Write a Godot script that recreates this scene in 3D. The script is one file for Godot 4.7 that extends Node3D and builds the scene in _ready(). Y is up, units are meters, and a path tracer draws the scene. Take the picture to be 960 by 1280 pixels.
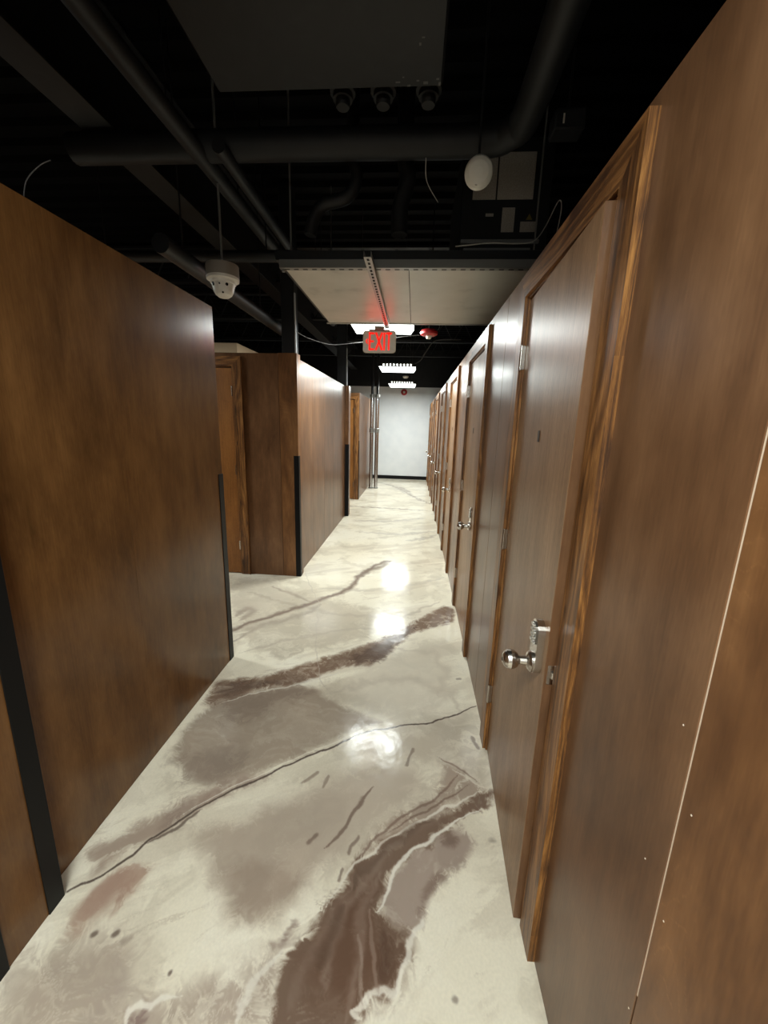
extends Node3D
# A corridor between stained plywood room units: dyed epoxy floor, black open ceiling.
# World axes: -Z runs down the corridor, X to the right, floor at Y = 0, metres.

var names := {}
var mats := {}

func _ready() -> void:
	set_camera_and_light()
	make_materials()
	build_floor()
	build_ceiling_and_outer_walls()
	build_right_wall()
	build_left_units()
	build_ceiling_lights()
	build_overhead()
	build_devices()

# ---------------------------------------------------------------- camera, sky, exposure
func set_camera_and_light() -> void:
	var cam := Camera3D.new()
	cam.name = "camera"
	add_child(cam)
	cam.position = Vector3(0.0, 1.55, 0.0)
	cam.rotation = Vector3(-0.2166, 0.0692, 0.0280)
	cam.fov = 104.66
	cam.near = 0.02
	cam.far = 60.0
	cam.current = true
	var env := Environment.new()
	env.background_mode = Environment.BG_COLOR
	env.background_color = Color(0, 0, 0)
	env.tonemap_mode = Environment.TONE_MAPPER_LINEAR
	env.tonemap_exposure = 1.0
	env.sdfgi_enabled = true
	env.ssao_enabled = true
	env.ssil_enabled = true
	var we := WorldEnvironment.new()
	we.name = "environment"
	we.environment = env
	add_child(we)

const LIGHT_ENERGY := 5.5
const LENS_GLOW := 6.0
const LIGHT_COLOR := Color(0.97, 1.0, 0.985)

# ---------------------------------------------------------------- naming and tree helpers
func numbered(called: String) -> String:
	var k: int = names.get(called, 0)
	names[called] = k + 1
	return called if k == 0 else "%s_%03d" % [called, k]

func thing(called: String, label: String, category: String, at := Vector3.ZERO, group := "", kind := "") -> Node3D:
	var o := Node3D.new()
	o.name = numbered(called)
	add_child(o)
	o.position = at
	o.set_meta("label", label)
	o.set_meta("category", category)
	if group != "":
		o.set_meta("group", group)
	if kind != "":
		o.set_meta("kind", kind)
	return o

func part(parent: Node3D, called: String, st: SurfaceTool, m: Material, label := "") -> MeshInstance3D:
	var o := MeshInstance3D.new()
	o.name = called
	o.mesh = st.commit()
	o.material_override = m
	parent.add_child(o, true)
	if label != "":
		o.set_meta("label", label)
	return o

func stuff(o: Node3D) -> void:
	o.set_meta("kind", "stuff")

# ---------------------------------------------------------------- shape helpers
func mb() -> SurfaceTool:
	var st := SurfaceTool.new()
	st.begin(Mesh.PRIMITIVE_TRIANGLES)
	return st

func uv_of(p: Vector3, n: Vector3, uo: Vector2, turned: bool) -> Vector2:
	var a := n.abs()
	var uv: Vector2
	if a.x >= a.y and a.x >= a.z:
		uv = Vector2(p.z, -p.y)
	elif a.y >= a.z:
		uv = Vector2(p.x, p.z)
	else:
		uv = Vector2(p.x, -p.y)
	if turned:
		uv = Vector2(uv.y, uv.x)
	return uv + uo

func tri(st: SurfaceTool, a: Vector3, b: Vector3, c: Vector3, n: Vector3, uo := Vector2.ZERO, turned := false) -> void:
	var q := [a, b, c]
	if (b - a).cross(c - a).dot(n) > 0.0:
		q = [a, c, b]
	for p in q:
		st.set_normal(n)
		st.set_uv(uv_of(p, n, uo, turned))
		st.add_vertex(p)

func quad(st: SurfaceTool, a: Vector3, b: Vector3, c: Vector3, d: Vector3, n: Vector3, uo := Vector2.ZERO, turned := false) -> void:
	tri(st, a, b, c, n, uo, turned)
	tri(st, a, c, d, n, uo, turned)

# box with chamfered edges, from corner lo to corner hi
func box(st: SurfaceTool, lo: Vector3, hi: Vector3, bev := 0.0015, uo := Vector2.ZERO, turned := false) -> void:
	var c := (lo + hi) * 0.5
	var h := (hi - lo).abs() * 0.5
	var b := minf(bev, minf(h.x, minf(h.y, h.z)) * 0.45)
	var corner := func(s: Vector3, axis: int) -> Vector3:
		var e := h - Vector3(b, b, b)
		e[axis] = h[axis]
		return c + s * e
	for axis in 3:
		var u := (axis + 1) % 3
		var v := (axis + 2) % 3
		for sg in [-1.0, 1.0]:
			var q := []
			for k in [[-1.0, -1.0], [1.0, -1.0], [1.0, 1.0], [-1.0, 1.0]]:
				var s := Vector3.ZERO
				s[axis] = sg
				s[u] = k[0]
				s[v] = k[1]
				q.append(corner.call(s, axis))
			var n := Vector3.ZERO
			n[axis] = sg
			quad(st, q[0], q[1], q[2], q[3], n, uo, turned)
		# edges between faces u and v, running along axis
		for su in [-1.0, 1.0]:
			for sv in [-1.0, 1.0]:
				var n2 := Vector3.ZERO
				n2[u] = su
				n2[v] = sv
				var s1 := n2
				var s2 := n2
				s1[axis] = -1.0
				s2[axis] = 1.0
				quad(st, corner.call(s1, u), corner.call(s2, u), corner.call(s2, v), corner.call(s1, v), n2.normalized(), uo, turned)
	for sx in [-1.0, 1.0]:
		for sy in [-1.0, 1.0]:
			for sz in [-1.0, 1.0]:
				var s3 := Vector3(sx, sy, sz)
				tri(st, corner.call(s3, 0), corner.call(s3, 1), corner.call(s3, 2), s3.normalized(), uo, turned)

# convex polygon pushed along "depth"
func prism(st: SurfaceTool, pts: Array, depth: Vector3, uo := Vector2.ZERO, turned := false) -> void:
	var n := ((pts[1] - pts[0]) as Vector3).cross(pts[2] - pts[0]).normalized()
	if n.dot(depth) > 0.0:
		n = -n
	var mid := Vector3.ZERO
	for p in pts:
		mid += p
	mid /= pts.size()
	for i in range(1, pts.size() - 1):
		tri(st, pts[0], pts[i], pts[i + 1], n, uo, turned)
		tri(st, pts[0] + depth, pts[i] + depth, pts[i + 1] + depth, -n, uo, turned)
	for i in pts.size():
		var a: Vector3 = pts[i]
		var b: Vector3 = pts[(i + 1) % pts.size()]
		var sn := (b - a).cross(depth).normalized()
		if sn.dot((a + b) * 0.5 - mid) < 0.0:
			sn = -sn
		quad(st, a, b, b + depth, a + depth, sn, uo, turned)

# solid of revolution about an axis: profile of (radius, height)
func lathe(st: SurfaceTool, prof: Array, at: Vector3, axis: Vector3, n := 24) -> void:
	var y := axis.normalized()
	var x := y.cross(Vector3(0.31, 0.2, 0.93)).normalized()
	var z := x.cross(y)
	for i in prof.size() - 1:
		var p: Vector2 = prof[i]
		var q: Vector2 = prof[i + 1]
		var sl := Vector2(q.y - p.y, -(q.x - p.x)).normalized()
		for k in n:
			var a0 := TAU * k / n
			var a1 := TAU * (k + 1) / n
			var d0 := x * cos(a0) + z * sin(a0)
			var d1 := x * cos(a1) + z * sin(a1)
			var v := [at + d0 * p.x + y * p.y, at + d1 * p.x + y * p.y, at + d1 * q.x + y * q.y, at + d0 * q.x + y * q.y]
			var n0 := d0 * sl.x + y * sl.y
			var n1 := d1 * sl.x + y * sl.y
			var nn := [n0, n1, n1, n0]
			for t in [[0, 2, 1], [0, 3, 2]]:
				var f := t as Array
				if ((v[f[1]] - v[f[0]]) as Vector3).cross(v[f[2]] - v[f[0]]).dot(n0 + n1) > 0.0:
					f = [f[0], f[2], f[1]]
				for j in f:
					st.set_normal(nn[j])
					st.set_uv(Vector2(a0, v[j].y))
					st.add_vertex(v[j])

# round tube along a path
func tube(st: SurfaceTool, path: Array, r: float, n := 10, caps := true) -> void:
	var rings := []
	var side := Vector3.ZERO
	for i in path.size():
		var t: Vector3 = (path[mini(i + 1, path.size() - 1)] - path[maxi(i - 1, 0)]).normalized()
		if side == Vector3.ZERO:
			side = t.cross(Vector3(0.13, 0.9, 0.41)).normalized()
		side = (side - t * side.dot(t)).normalized()
		var up := t.cross(side)
		var ring := []
		for k in n:
			var a := TAU * k / n
			ring.append(side * cos(a) + up * sin(a))
		rings.append(ring)
	for i in path.size() - 1:
		for k in n:
			var k1 := (k + 1) % n
			var v := [path[i] + rings[i][k] * r, path[i] + rings[i][k1] * r, path[i + 1] + rings[i + 1][k1] * r, path[i + 1] + rings[i + 1][k] * r]
			var nn := [rings[i][k], rings[i][k1], rings[i + 1][k1], rings[i + 1][k]]
			for t in [[0, 1, 2], [0, 2, 3]]:
				var f := t as Array
				if ((v[f[1]] - v[f[0]]) as Vector3).cross(v[f[2]] - v[f[0]]).dot(nn[0]) > 0.0:
					f = [f[0], f[2], f[1]]
				for j in f:
					st.set_normal(nn[j])
					st.set_uv(Vector2(k, i))
					st.add_vertex(v[j])
	if caps:
		for e in [0, path.size() - 1]:
			var nrm: Vector3 = (path[0] - path[1]).normalized() if e == 0 else (path[e] - path[e - 1]).normalized()
			for k in range(1, n - 1):
				tri(st, path[e] + rings[e][0] * r, path[e] + rings[e][k] * r, path[e] + rings[e][k + 1] * r, nrm)

func smooth_path(pts: Array, steps := 6) -> Array:
	var c := Curve3D.new()
	for i in pts.size():
		var a: Vector3 = pts[maxi(i - 1, 0)]
		var b: Vector3 = pts[mini(i + 1, pts.size() - 1)]
		c.add_point(pts[i], (a - b) / 6.0, (b - a) / 6.0)
	var out := []
	for i in pts.size() - 1:
		for k in steps:
			out.append(c.sample(i, float(k) / steps))
	out.append(pts[-1])
	return out

# ---------------------------------------------------------------- materials
func plain(c: Color, rough := 0.6, metal := 0.0, spec := 0.5) -> StandardMaterial3D:
	var m := StandardMaterial3D.new()
	m.albedo_color = c
	m.roughness = rough
	m.metallic = metal
	m.metallic_specular = spec
	return m

func noise_bytes(sd: int, w: int, h: int, freq: float, oct: int, to_w := 0, to_h := 0) -> PackedByteArray:
	var f := FastNoiseLite.new()
	f.seed = sd
	f.noise_type = FastNoiseLite.TYPE_SIMPLEX_SMOOTH
	f.frequency = freq
	f.fractal_octaves = oct
	var im := f.get_seamless_image(w, h)
	if to_w > 0:
		im.resize(to_w, to_h, Image.INTERPOLATE_CUBIC)
	im.convert(Image.FORMAT_L8)
	return im.get_data()

# stained wood: grain runs down the image. knots: [[u, v, size], ...] in 0..1
func wood_texture(sd: int, w: int, h: int, dark: Color, mid: Color, light: Color, rings: float, ring_amt: float, blotch_amt: float, fine_amt: float, knots := [], lines := 0.0) -> ImageTexture:
	var fine := noise_bytes(sd, w, maxi(h / 48, 8), 0.28, 3, w, h)
	var fibre := noise_bytes(sd + 1, w, h / 6, 0.5, 2, w, h)
	var figure := noise_bytes(sd + 4, w / 2, h / 6, 0.09, 4, w, h)
	var blotch := noise_bytes(sd + 2, w / 2, h / 6, 0.02, 5, w, h)
	var warp := noise_bytes(sd + 3, w / 8, h / 32, 0.05, 2, w, h)
	var out := PackedByteArray()
	out.resize(w * h * 3)
	var o := 0
	for y in h:
		var vy := float(y) / h
		for x in w:
			var i := y * w + x
			var ux := float(x) / w
			var wv := warp[i] / 255.0
			var ph := ux * rings + wv * rings * 0.9
			var kd := 0.0
			for k in knots:
				var dx: float = (ux - k[0]) / k[2]
				var dy: float = (vy - k[1]) * h / w / k[2]
				var rr := dx * dx + dy * dy * 0.35
				if rr < 12.0:
					var e := exp(-rr * 0.55)
					ph += e * rings * 0.16 * (1.0 if dx > 0.0 else -1.0) * minf(absf(dx), 1.0)
					kd += exp(-rr * 2.2)
			var ring := sin(TAU * ph)
			ring = ring * absf(ring)
			var t := 0.5 + ring * ring_amt + (blotch[i] / 255.0 - 0.5) * blotch_amt + (fine[i] / 255.0 - 0.5) * fine_amt + (fibre[i] / 255.0 - 0.5) * fine_amt * 0.9 + (figure[i] / 255.0 - 0.5) * blotch_amt * 0.4
			if lines > 0.0:
				t += lines * smoothstep(0.16, 0.0, absf(sin(PI * (ph * 2.0 + figure[i] * 0.004)))) * smoothstep(0.4, 0.75, blotch[i] / 255.0)
			t = clampf(t - kd * 0.55, 0.0, 1.0)
			var c := dark.lerp(mid, t * 2.0) if t < 0.5 else mid.lerp(light, t * 2.0 - 1.0)
			out[o] = int(c.r * 255.0)
			out[o + 1] = int(c.g * 255.0)
			out[o + 2] = int(c.b * 255.0)
			o += 3
	var im := Image.create_from_data(w, h, false, Image.FORMAT_RGB8, out)
	im.generate_mipmaps()
	return ImageTexture.create_from_image(im)

func wood(tex: Texture2D, span: Vector2, rough: float, tint := Color.WHITE) -> StandardMaterial3D:
	var m := plain(tint, rough)
	m.albedo_texture = tex
	m.uv1_scale = Vector3(1.0 / span.x, 1.0 / span.y, 1.0)
	return m

func speckle(sd: int, freq: float, stops: Array, size := 512) -> ImageTexture:
	var g := Gradient.new()
	g.offsets = PackedFloat32Array(stops.map(func(s): return s[0]))
	g.colors = PackedColorArray(stops.map(func(s): return s[1]))
	var b := noise_bytes(sd, size, size, freq, 5)
	var out := PackedByteArray()
	out.resize(size * size * 3)
	var lut := []
	for i in 256:
		lut.append(g.sample(i / 255.0))
	for i in size * size:
		var c: Color = lut[b[i]]
		out[i * 3] = int(c.r * 255.0)
		out[i * 3 + 1] = int(c.g * 255.0)
		out[i * 3 + 2] = int(c.b * 255.0)
	return ImageTexture.create_from_image(Image.create_from_data(size, size, false, Image.FORMAT_RGB8, out))

func triplanar(m: StandardMaterial3D, tex: Texture2D, per_metre: float) -> StandardMaterial3D:
	m.albedo_texture = tex
	m.uv1_triplanar = true
	m.uv1_world_triplanar = true
	m.uv1_scale = Vector3.ONE * per_metre
	return m

func make_materials() -> void:
	var ply := wood_texture(11, 512, 1024, Color8(78, 53, 35), Color8(110, 78, 53), Color8(138, 102, 72), 4.0, 0.03, 0.6, 0.2)
	var ply2 := wood_texture(47, 512, 1024, Color8(84, 54, 32), Color8(120, 82, 50), Color8(154, 110, 70), 9.0, 0.05, 0.7, 0.16, [], 0.22)
	var slab := wood_texture(83, 512, 1024, Color8(106, 78, 53), Color8(144, 110, 79), Color8(172, 136, 102), 3.0, 0.04, 0.4, 0.65)
	var pine := wood_texture(131, 128, 1024, Color8(62, 37, 18), Color8(120, 79, 41), Color8(178, 127, 73), 4.0, 0.2, 0.65, 0.5,
		[[0.62, 0.12, 0.1], [0.35, 0.31, 0.07], [0.7, 0.43, 0.12], [0.66, 0.57, 0.06], [0.4, 0.69, 0.09], [0.72, 0.84, 0.11], [0.3, 0.93, 0.06]])
	mats.ply = wood(ply, Vector2(1.22, 2.44), 0.3)
	mats.ply_cathedral = wood(ply2, Vector2(1.22, 2.44), 0.32)
	mats.ply_left = wood(ply, Vector2(1.22, 2.44), 0.23, Color8(255, 248, 208))
	mats.slab = wood(slab, Vector2(0.76, 2.1), 0.36)
	mats.slab.metallic_specular = 0.32
	mats.slab_orange = wood(slab, Vector2(0.76, 2.1), 0.42, Color8(255, 218, 150))
	for k in ["ply", "ply_left", "ply_cathedral"]:
		mats[k].metallic_specular = 0.4
	mats.pine = wood(pine, Vector2(0.1, 2.2), 0.38)
	mats.raw_edge = wood(pine, Vector2(0.05, 1.6), 0.6, Color8(255, 250, 225))
	mats.raw_ply = plain(Color8(226, 198, 160), 0.7)
	mats.filler = plain(Color8(226, 204, 180), 0.8)
	mats.nail = plain(Color8(230, 215, 195), 0.6)
	mats.guard = plain(Color8(15, 15, 16), 0.45, 0.0, 0.3)
	mats.gap = plain(Color8(20, 13, 9), 0.9)
	mats.nickel = plain(Color8(196, 190, 182), 0.26, 1.0)
	mats.nickel_button = plain(Color8(225, 222, 215), 0.35, 1.0)
	mats.keypad = plain(Color8(120, 116, 110), 0.4, 1.0)
	mats.dark_metal = plain(Color8(60, 54, 48), 0.4, 0.8)
	mats.black = triplanar(plain(Color8(255, 255, 255), 0.6), speckle(5, 0.02, [[0.0, Color8(11, 11, 12)], [0.6, Color8(16, 16, 18)], [1.0, Color8(27, 27, 28)]]), 0.8)
	mats.deck = plain(Color8(13, 13, 14), 0.8, 0.0, 0.2)
	mats.pipe_black = plain(Color8(40, 41, 43), 0.5)
	mats.black_gloss = plain(Color8(32, 33, 35), 0.38)
	mats.steel = triplanar(plain(Color8(255, 255, 255), 0.42, 0.1), speckle(9, 0.012, [[0.0, Color8(168, 165, 156)], [0.3, Color8(190, 187, 177)], [1.0, Color8(200, 197, 188)]]), 0.4)
	mats.rail = plain(Color8(150, 150, 146), 0.4, 0.6)
	mats.slot = plain(Color8(12, 12, 12), 0.9)
	mats.zinc = plain(Color8(196, 198, 202), 0.22, 1.0)
	mats.white_plastic = plain(Color8(222, 218, 208), 0.4)
	mats.grey_plastic = plain(Color8(140, 132, 122), 0.5)
	mats.dark_lens = plain(Color8(16, 16, 18), 0.1)
	mats.red_plastic = plain(Color8(176, 30, 34), 0.4)
	mats.white_wall = triplanar(plain(Color8(255, 255, 255), 0.55), speckle(21, 0.01, [[0.0, Color8(228, 232, 236)], [1.0, Color8(238, 241, 243)]]), 0.5)
	mats.cable = plain(Color8(190, 186, 178), 0.5)
	mats.chip = plain(Color8(92, 92, 90), 0.8)
	mats.channel = plain(Color8(176, 180, 182), 0.5)  # on the columns: pale grey that stands for light on their edge
	mats.cable_dark = plain(Color8(70, 68, 66), 0.5)
	mats.paper = triplanar(plain(Color8(255, 255, 255), 0.8), speckle(33, 0.05, [[0.0, Color8(150, 142, 132)], [1.0, Color8(178, 170, 158)]]), 3.0)
	mats.sign_panel = plain(Color8(226, 230, 224), 0.3)
	mats.sign_rim = plain(Color8(206, 206, 196), 0.3)
	var lens := plain(Color8(245, 245, 245), 0.5)
	lens.emission_enabled = true
	lens.emission = LIGHT_COLOR
	lens.emission_energy_multiplier = LENS_GLOW
	mats.lens = lens
	var red := plain(Color8(220, 40, 24), 0.4)
	red.emission_enabled = true
	red.emission = Color(1.0, 0.09, 0.03)
	red.emission_energy_multiplier = 1.1
	mats.sign_red = red
	var led := plain(Color8(200, 40, 60), 0.4)
	led.emission_enabled = true
	led.emission = Color(1.0, 0.15, 0.25)
	led.emission_energy_multiplier = 1.2
	mats.led = led
	# slight waviness of the poured coating
	var rip := FastNoiseLite.new()
	rip.seed = 8
	rip.frequency = 0.03
	rip.fractal_octaves = 3
	var im := rip.get_seamless_image(1024, 1024)
	im.convert(Image.FORMAT_RGBA8)
	im.bump_map_to_normal_map(2.0)
	mats.ripple = ImageTexture.create_from_image(im)

# ---------------------------------------------------------------- the dyed epoxy floor
# dye laid into the coating, in floor metres (x, z): "p" pools and "l" veins: colour, edge softness, edge raggedness, strength, streaking, outline
var near_dye := [
	["p", Color8(190, 178, 160), 0.1, 0.03, 0.9, 0.3, [0.393, -1.982, 0.163, -1.875, -0.089, -1.750, -0.242, -1.655, -0.112, -1.549, 0.075, -1.546, 0.225, -1.584, 0.374, -1.472, 0.406, -1.558, 0.396, -1.672, 0.348, -1.717, 0.392, -1.858]],
	["p", Color8(208, 198, 180), 0.1, 0.05, 0.8, 0.2, [-0.187, -2.338, 0.079, -2.617, 0.293, -2.698, 0.338, -2.228, 0.296, -2.004, 0.076, -1.884, -0.232, -1.881, -0.355, -2.072]],
	["p", Color8(196, 185, 166), 0.07, 0.05, 0.85, 0.5, [-1.463, -3.123, -1.029, -3.352, -0.262, -3.125, 0.081, -3.052, -0.226, -2.751, -0.496, -2.547, -0.837, -2.335, -1.194, -2.516]],
	["p", Color8(200, 190, 172), 0.06, 0.05, 0.7, 0.5, [-1.760, -3.644, -1.360, -3.637, -0.978, -3.306, -1.145, -3.039, -1.400, -2.861]],
	["p", Color8(174, 159, 143), 0.07, 0.03, 0.9, 0.4, [-1.069, -0.699, -1.044, -0.768, -0.964, -0.816, -0.839, -0.852, -0.748, -0.804, -0.701, -0.716, -0.682, -0.646, -0.982, -0.620]],
	["p", Color8(174, 158, 143), 0.06, 0.03, 0.9, 0.6, [-0.657, -0.702, -0.570, -0.744, -0.469, -0.772, -0.378, -0.837, -0.329, -0.851, -0.312, -0.751, -0.338, -0.676, -0.682, -0.646]],
	["p", Color8(180, 165, 148), 0.05, 0.02, 0.95, 0.2, [-0.772, -1.167, -0.625, -1.229, -0.490, -1.311, -0.304, -1.385, -0.195, -1.358, -0.225, -1.161, -0.295, -1.023, -0.380, -0.946, -0.456, -0.918, -0.517, -0.938, -0.599, -0.994, -0.681, -1.075]],
	["p", Color8(158, 141, 125), 0.04, 0.02, 0.75, 0.3, [-0.584, -1.071, -0.481, -1.108, -0.378, -1.064, -0.312, -1.033, -0.381, -0.951, -0.456, -0.918, -0.512, -0.938]],
	["p", Color8(186, 172, 155), 0.06, 0.02, 0.85, 0.3, [-0.406, -1.375, -0.253, -1.491, -0.075, -1.553, 0.075, -1.525, 0.145, -1.449, 0.008, -1.343, -0.140, -1.198, -0.215, -1.106, -0.299, -1.153]],
	["p", Color8(164, 149, 132), 0.028, 0.014, 0.95, 0.2, [-1.049, -1.856, -1.106, -1.726, -1.092, -1.527, -1.010, -1.457, -0.893, -1.384, -0.822, -1.368, -0.707, -1.415, -0.574, -1.502, -0.393, -1.614, -0.254, -1.733, -0.116, -1.815, -0.325, -1.903, -0.489, -2.021, -0.572, -2.063, -0.822, -2.005, -0.983, -1.930]],
	["p", Color8(140, 125, 112), 0.07, 0.04, 0.7, 0.4, [-1.034, -1.477, -0.899, -1.396, -0.826, -1.375, -0.728, -1.421, -0.711, -1.510, -0.835, -1.568, -0.979, -1.538]],
	["p", Color8(138, 122, 108), 0.06, 0.05, 0.7, 0.4, [-1.021, -1.912, -0.817, -1.991, -0.644, -2.055, -0.557, -2.006, -0.753, -1.824, -0.844, -1.725, -0.946, -1.803]],
	["l", Color8(186, 174, 158), 0.05, 0.04, 0.45, 0.0, [-0.395, -2.031, -0.171, -2.170, 0.077, -2.199, 0.268, -2.098, 0.321, -1.942]],
	["l", Color8(196, 185, 168), 0.03, 0.03, 0.6, 0.0, [-0.034, -2.529, 0.191, -2.526, 0.274, -2.304, 0.218, -2.064]],
	["l", Color8(182, 170, 154), 0.025, 0.03, 0.6, 0.0, [-1.476, -3.327, -1.119, -3.169, -0.584, -2.995, -0.051, -3.007, 0.299, -3.359]],
	["l", Color8(186, 174, 158), 0.02, 0.03, 0.6, 0.0, [-1.129, -2.368, -0.853, -2.558, -0.534, -2.737, -0.231, -2.799]],
	["l", Color8(190, 180, 164), 0.03, 0.03, 0.6, 0.0, [-0.840, -3.509, -0.376, -3.516, 0.083, -3.738, 0.386, -3.954]],
	["l", Color8(194, 184, 168), 0.02, 0.03, 0.6, 0.0, [-0.844, -4.324, -0.411, -4.693, 0.086, -4.615, 0.371, -4.511]],
	["p", Color8(122, 100, 84), 0.026, 0.014, 0.95, 0.5, [-1.136, -2.045, -0.867, -2.123, -0.658, -2.283, -0.422, -2.453, -0.214, -2.625, -0.045, -2.823, 0.147, -3.046, 0.336, -3.282, 0.400, -3.212, 0.379, -2.980, 0.174, -2.850, 0.031, -2.759, -0.091, -2.523, -0.227, -2.315, -0.394, -2.296, -0.524, -2.170, -0.650, -2.077, -0.868, -2.000, -1.054, -1.829, -1.109, -1.862]],
	["p", Color8(90, 72, 62), 0.03, 0.03, 0.7, 0.5, [-0.359, -2.411, -0.155, -2.621, -0.043, -2.774, 0.080, -2.864, -0.039, -2.658, -0.189, -2.356, -0.319, -2.322]],
	["p", Color8(96, 79, 69), 0.03, 0.03, 0.6, 0.5, [-1.098, -2.018, -0.855, -2.092, -0.753, -2.088, -0.833, -2.033, -1.021, -1.912]],
	["p", Color8(168, 150, 134), 0.035, 0.02, 0.95, 0.4, [-1.120, -1.041, -1.083, -1.089, -0.947, -1.214, -0.875, -1.320, -0.739, -1.404, -0.581, -1.470, -0.602, -1.426, -0.741, -1.333, -0.843, -1.234, -0.904, -1.148, -0.983, -1.082, -1.055, -1.018]],
	["p", Color8(150, 132, 119), 0.03, 0.03, 0.7, 0.6, [-0.916, -1.191, -0.859, -1.292, -0.728, -1.381, -0.640, -1.430, -0.741, -1.333, -0.843, -1.234]],
	["p", Color8(172, 146, 128), 0.025, 0.016, 0.9, 0.4, [-0.920, -1.044, -0.853, -1.035, -0.855, -0.994, -0.894, -0.932, -0.935, -0.874, -0.964, -0.831, -1.002, -0.835, -1.012, -0.888, -1.007, -0.946, -0.979, -0.997]],
	["p", Color8(164, 134, 118), 0.03, 0.03, 0.6, 0.5, [-0.932, -1.012, -0.889, -1.001, -0.911, -0.946, -0.939, -0.895, -0.973, -0.913, -0.973, -0.971]],
	["p", Color8(166, 149, 133), 0.025, 0.02, 0.95, 0.8, [0.396, -1.463, 0.278, -1.558, 0.182, -1.602, 0.205, -1.508, 0.164, -1.424, 0.058, -1.355, -0.053, -1.269, -0.134, -1.155, -0.048, -1.207, 0.074, -1.275, 0.209, -1.380, 0.350, -1.435]],
	["p", Color8(164, 147, 134), 0.02, 0.02, 0.95, 0.3, [0.250, -1.299, 0.291, -1.255, 0.283, -1.195, 0.233, -1.149, 0.186, -1.105, 0.142, -1.076, 0.099, -1.013, 0.065, -0.935, 0.031, -0.912, -0.036, -0.968, -0.036, -1.042, 0.001, -1.127, 0.074, -1.184, 0.160, -1.242]],
	["p", Color8(128, 108, 96), 0.015, 0.012, 0.9, 0.4, [0.199, -1.262, 0.234, -1.240, 0.213, -1.209, 0.171, -1.216]],
	["p", Color8(128, 108, 96), 0.015, 0.012, 0.8, 0.4, [0.187, -1.113, 0.142, -1.076, 0.105, -1.025, 0.078, -0.989, 0.089, -1.040, 0.144, -1.101]],
	["p", Color8(122, 101, 86), 0.016, 0.022, 1.0, 0.3, [0.400, -1.448, 0.295, -1.407, 0.173, -1.341, 0.074, -1.265, -0.019, -1.225, -0.118, -1.148, -0.179, -1.071, -0.220, -0.995, -0.254, -0.937, -0.288, -0.877, -0.314, -0.825, -0.310, -0.767, -0.308, -0.679, -0.109, -0.696, -0.088, -0.733, -0.077, -0.764, -0.040, -0.791, 0.009, -0.803, 0.032, -0.857, 0.040, -0.919, -0.017, -0.959, -0.052, -0.977, -0.042, -1.046, -0.013, -1.125, 0.044, -1.172, 0.151, -1.241, 0.234, -1.297, 0.356, -1.370]],
	["p", Color8(102, 77, 62), 0.06, 0.03, 0.85, 0.8, [-0.149, -1.061, -0.076, -1.031, -0.055, -0.955, 0.023, -0.912, 0.017, -0.829, -0.051, -0.793, -0.091, -0.755, -0.195, -0.777, -0.239, -0.859, -0.213, -0.962]],
	["p", Color8(150, 132, 120), 0.02, 0.02, 0.9, 0.6, [-0.379, -0.865, -0.337, -0.904, -0.315, -0.915, -0.327, -0.874, -0.359, -0.852]],
	["p", Color8(140, 120, 112), 0.02, 0.015, 0.9, 0.3, [-0.697, -0.695, -0.678, -0.706, -0.647, -0.694, -0.635, -0.664, -0.675, -0.660]],
	["p", Color8(170, 156, 143), 0.05, 0.03, 0.8, 0.4, [-0.786, -0.783, -0.753, -0.777, -0.723, -0.730, -0.738, -0.690, -0.770, -0.702, -0.769, -0.745]],
	["l", Color8(232, 226, 212), 0.006, 0.012, 0.9, 0.0, [0.358, -1.377, 0.235, -1.314, 0.151, -1.241, 0.044, -1.169, -0.004, -1.121, -0.018, -1.061, -0.033, -1.001, -0.057, -0.972]],
	["l", Color8(230, 223, 208), 0.005, 0.012, 0.8, 0.0, [0.391, -1.474, 0.278, -1.406, 0.157, -1.350, 0.074, -1.281, -0.019, -1.225, -0.117, -1.143, -0.191, -1.057, -0.238, -0.960]],
	["l", Color8(234, 228, 214), 0.007, 0.02, 0.8, 0.0, [-0.087, -0.732, -0.101, -0.751, -0.070, -0.765, -0.040, -0.791, -0.014, -0.806, 0.010, -0.795, 0.033, -0.844, 0.048, -0.914, 0.086, -0.979]],
	["l", Color8(226, 219, 204), 0.005, 0.015, 0.7, 0.0, [-1.043, -1.843, -0.898, -1.954, -0.691, -2.049, -0.519, -2.146, -0.385, -2.244]],
	["l", Color8(232, 226, 212), 0.008, 0.02, 0.7, 0.0, [-0.334, -0.851, -0.382, -0.785, -0.410, -0.742, -0.408, -0.691]],
	["l", Color8(234, 228, 214), 0.006, 0.012, 0.8, 0.0, [-0.681, -0.660, -0.703, -0.698, -0.682, -0.712, -0.648, -0.703, -0.626, -0.723, -0.570, -0.744]],
	["l", Color8(233, 226, 210), 0.006, 0.014, 0.6, 0.0, [-0.854, -2.157, -0.667, -2.318, -0.575, -2.385, -0.427, -2.482, -0.219, -2.670]],
	["l", Color8(226, 217, 200), 0.004, 0.012, 0.6, 0.0, [0.224, -1.570, 0.343, -1.497, 0.398, -1.471]],
	["l", Color8(116, 94, 82), 0.005, 0.01, 0.6, 0.0, [0.277, -1.545, 0.215, -1.456, 0.142, -1.392, 0.009, -1.301, -0.080, -1.219, -0.157, -1.112]],
	["l", Color8(112, 90, 78), 0.004, 0.01, 0.6, 0.0, [0.325, -1.496, 0.229, -1.419, 0.141, -1.363, 0.026, -1.283, -0.050, -1.231]],
	["l", Color8(120, 100, 88), 0.004, 0.01, 0.6, 0.0, [0.171, -1.625, 0.262, -1.574, 0.361, -1.499]],
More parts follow.
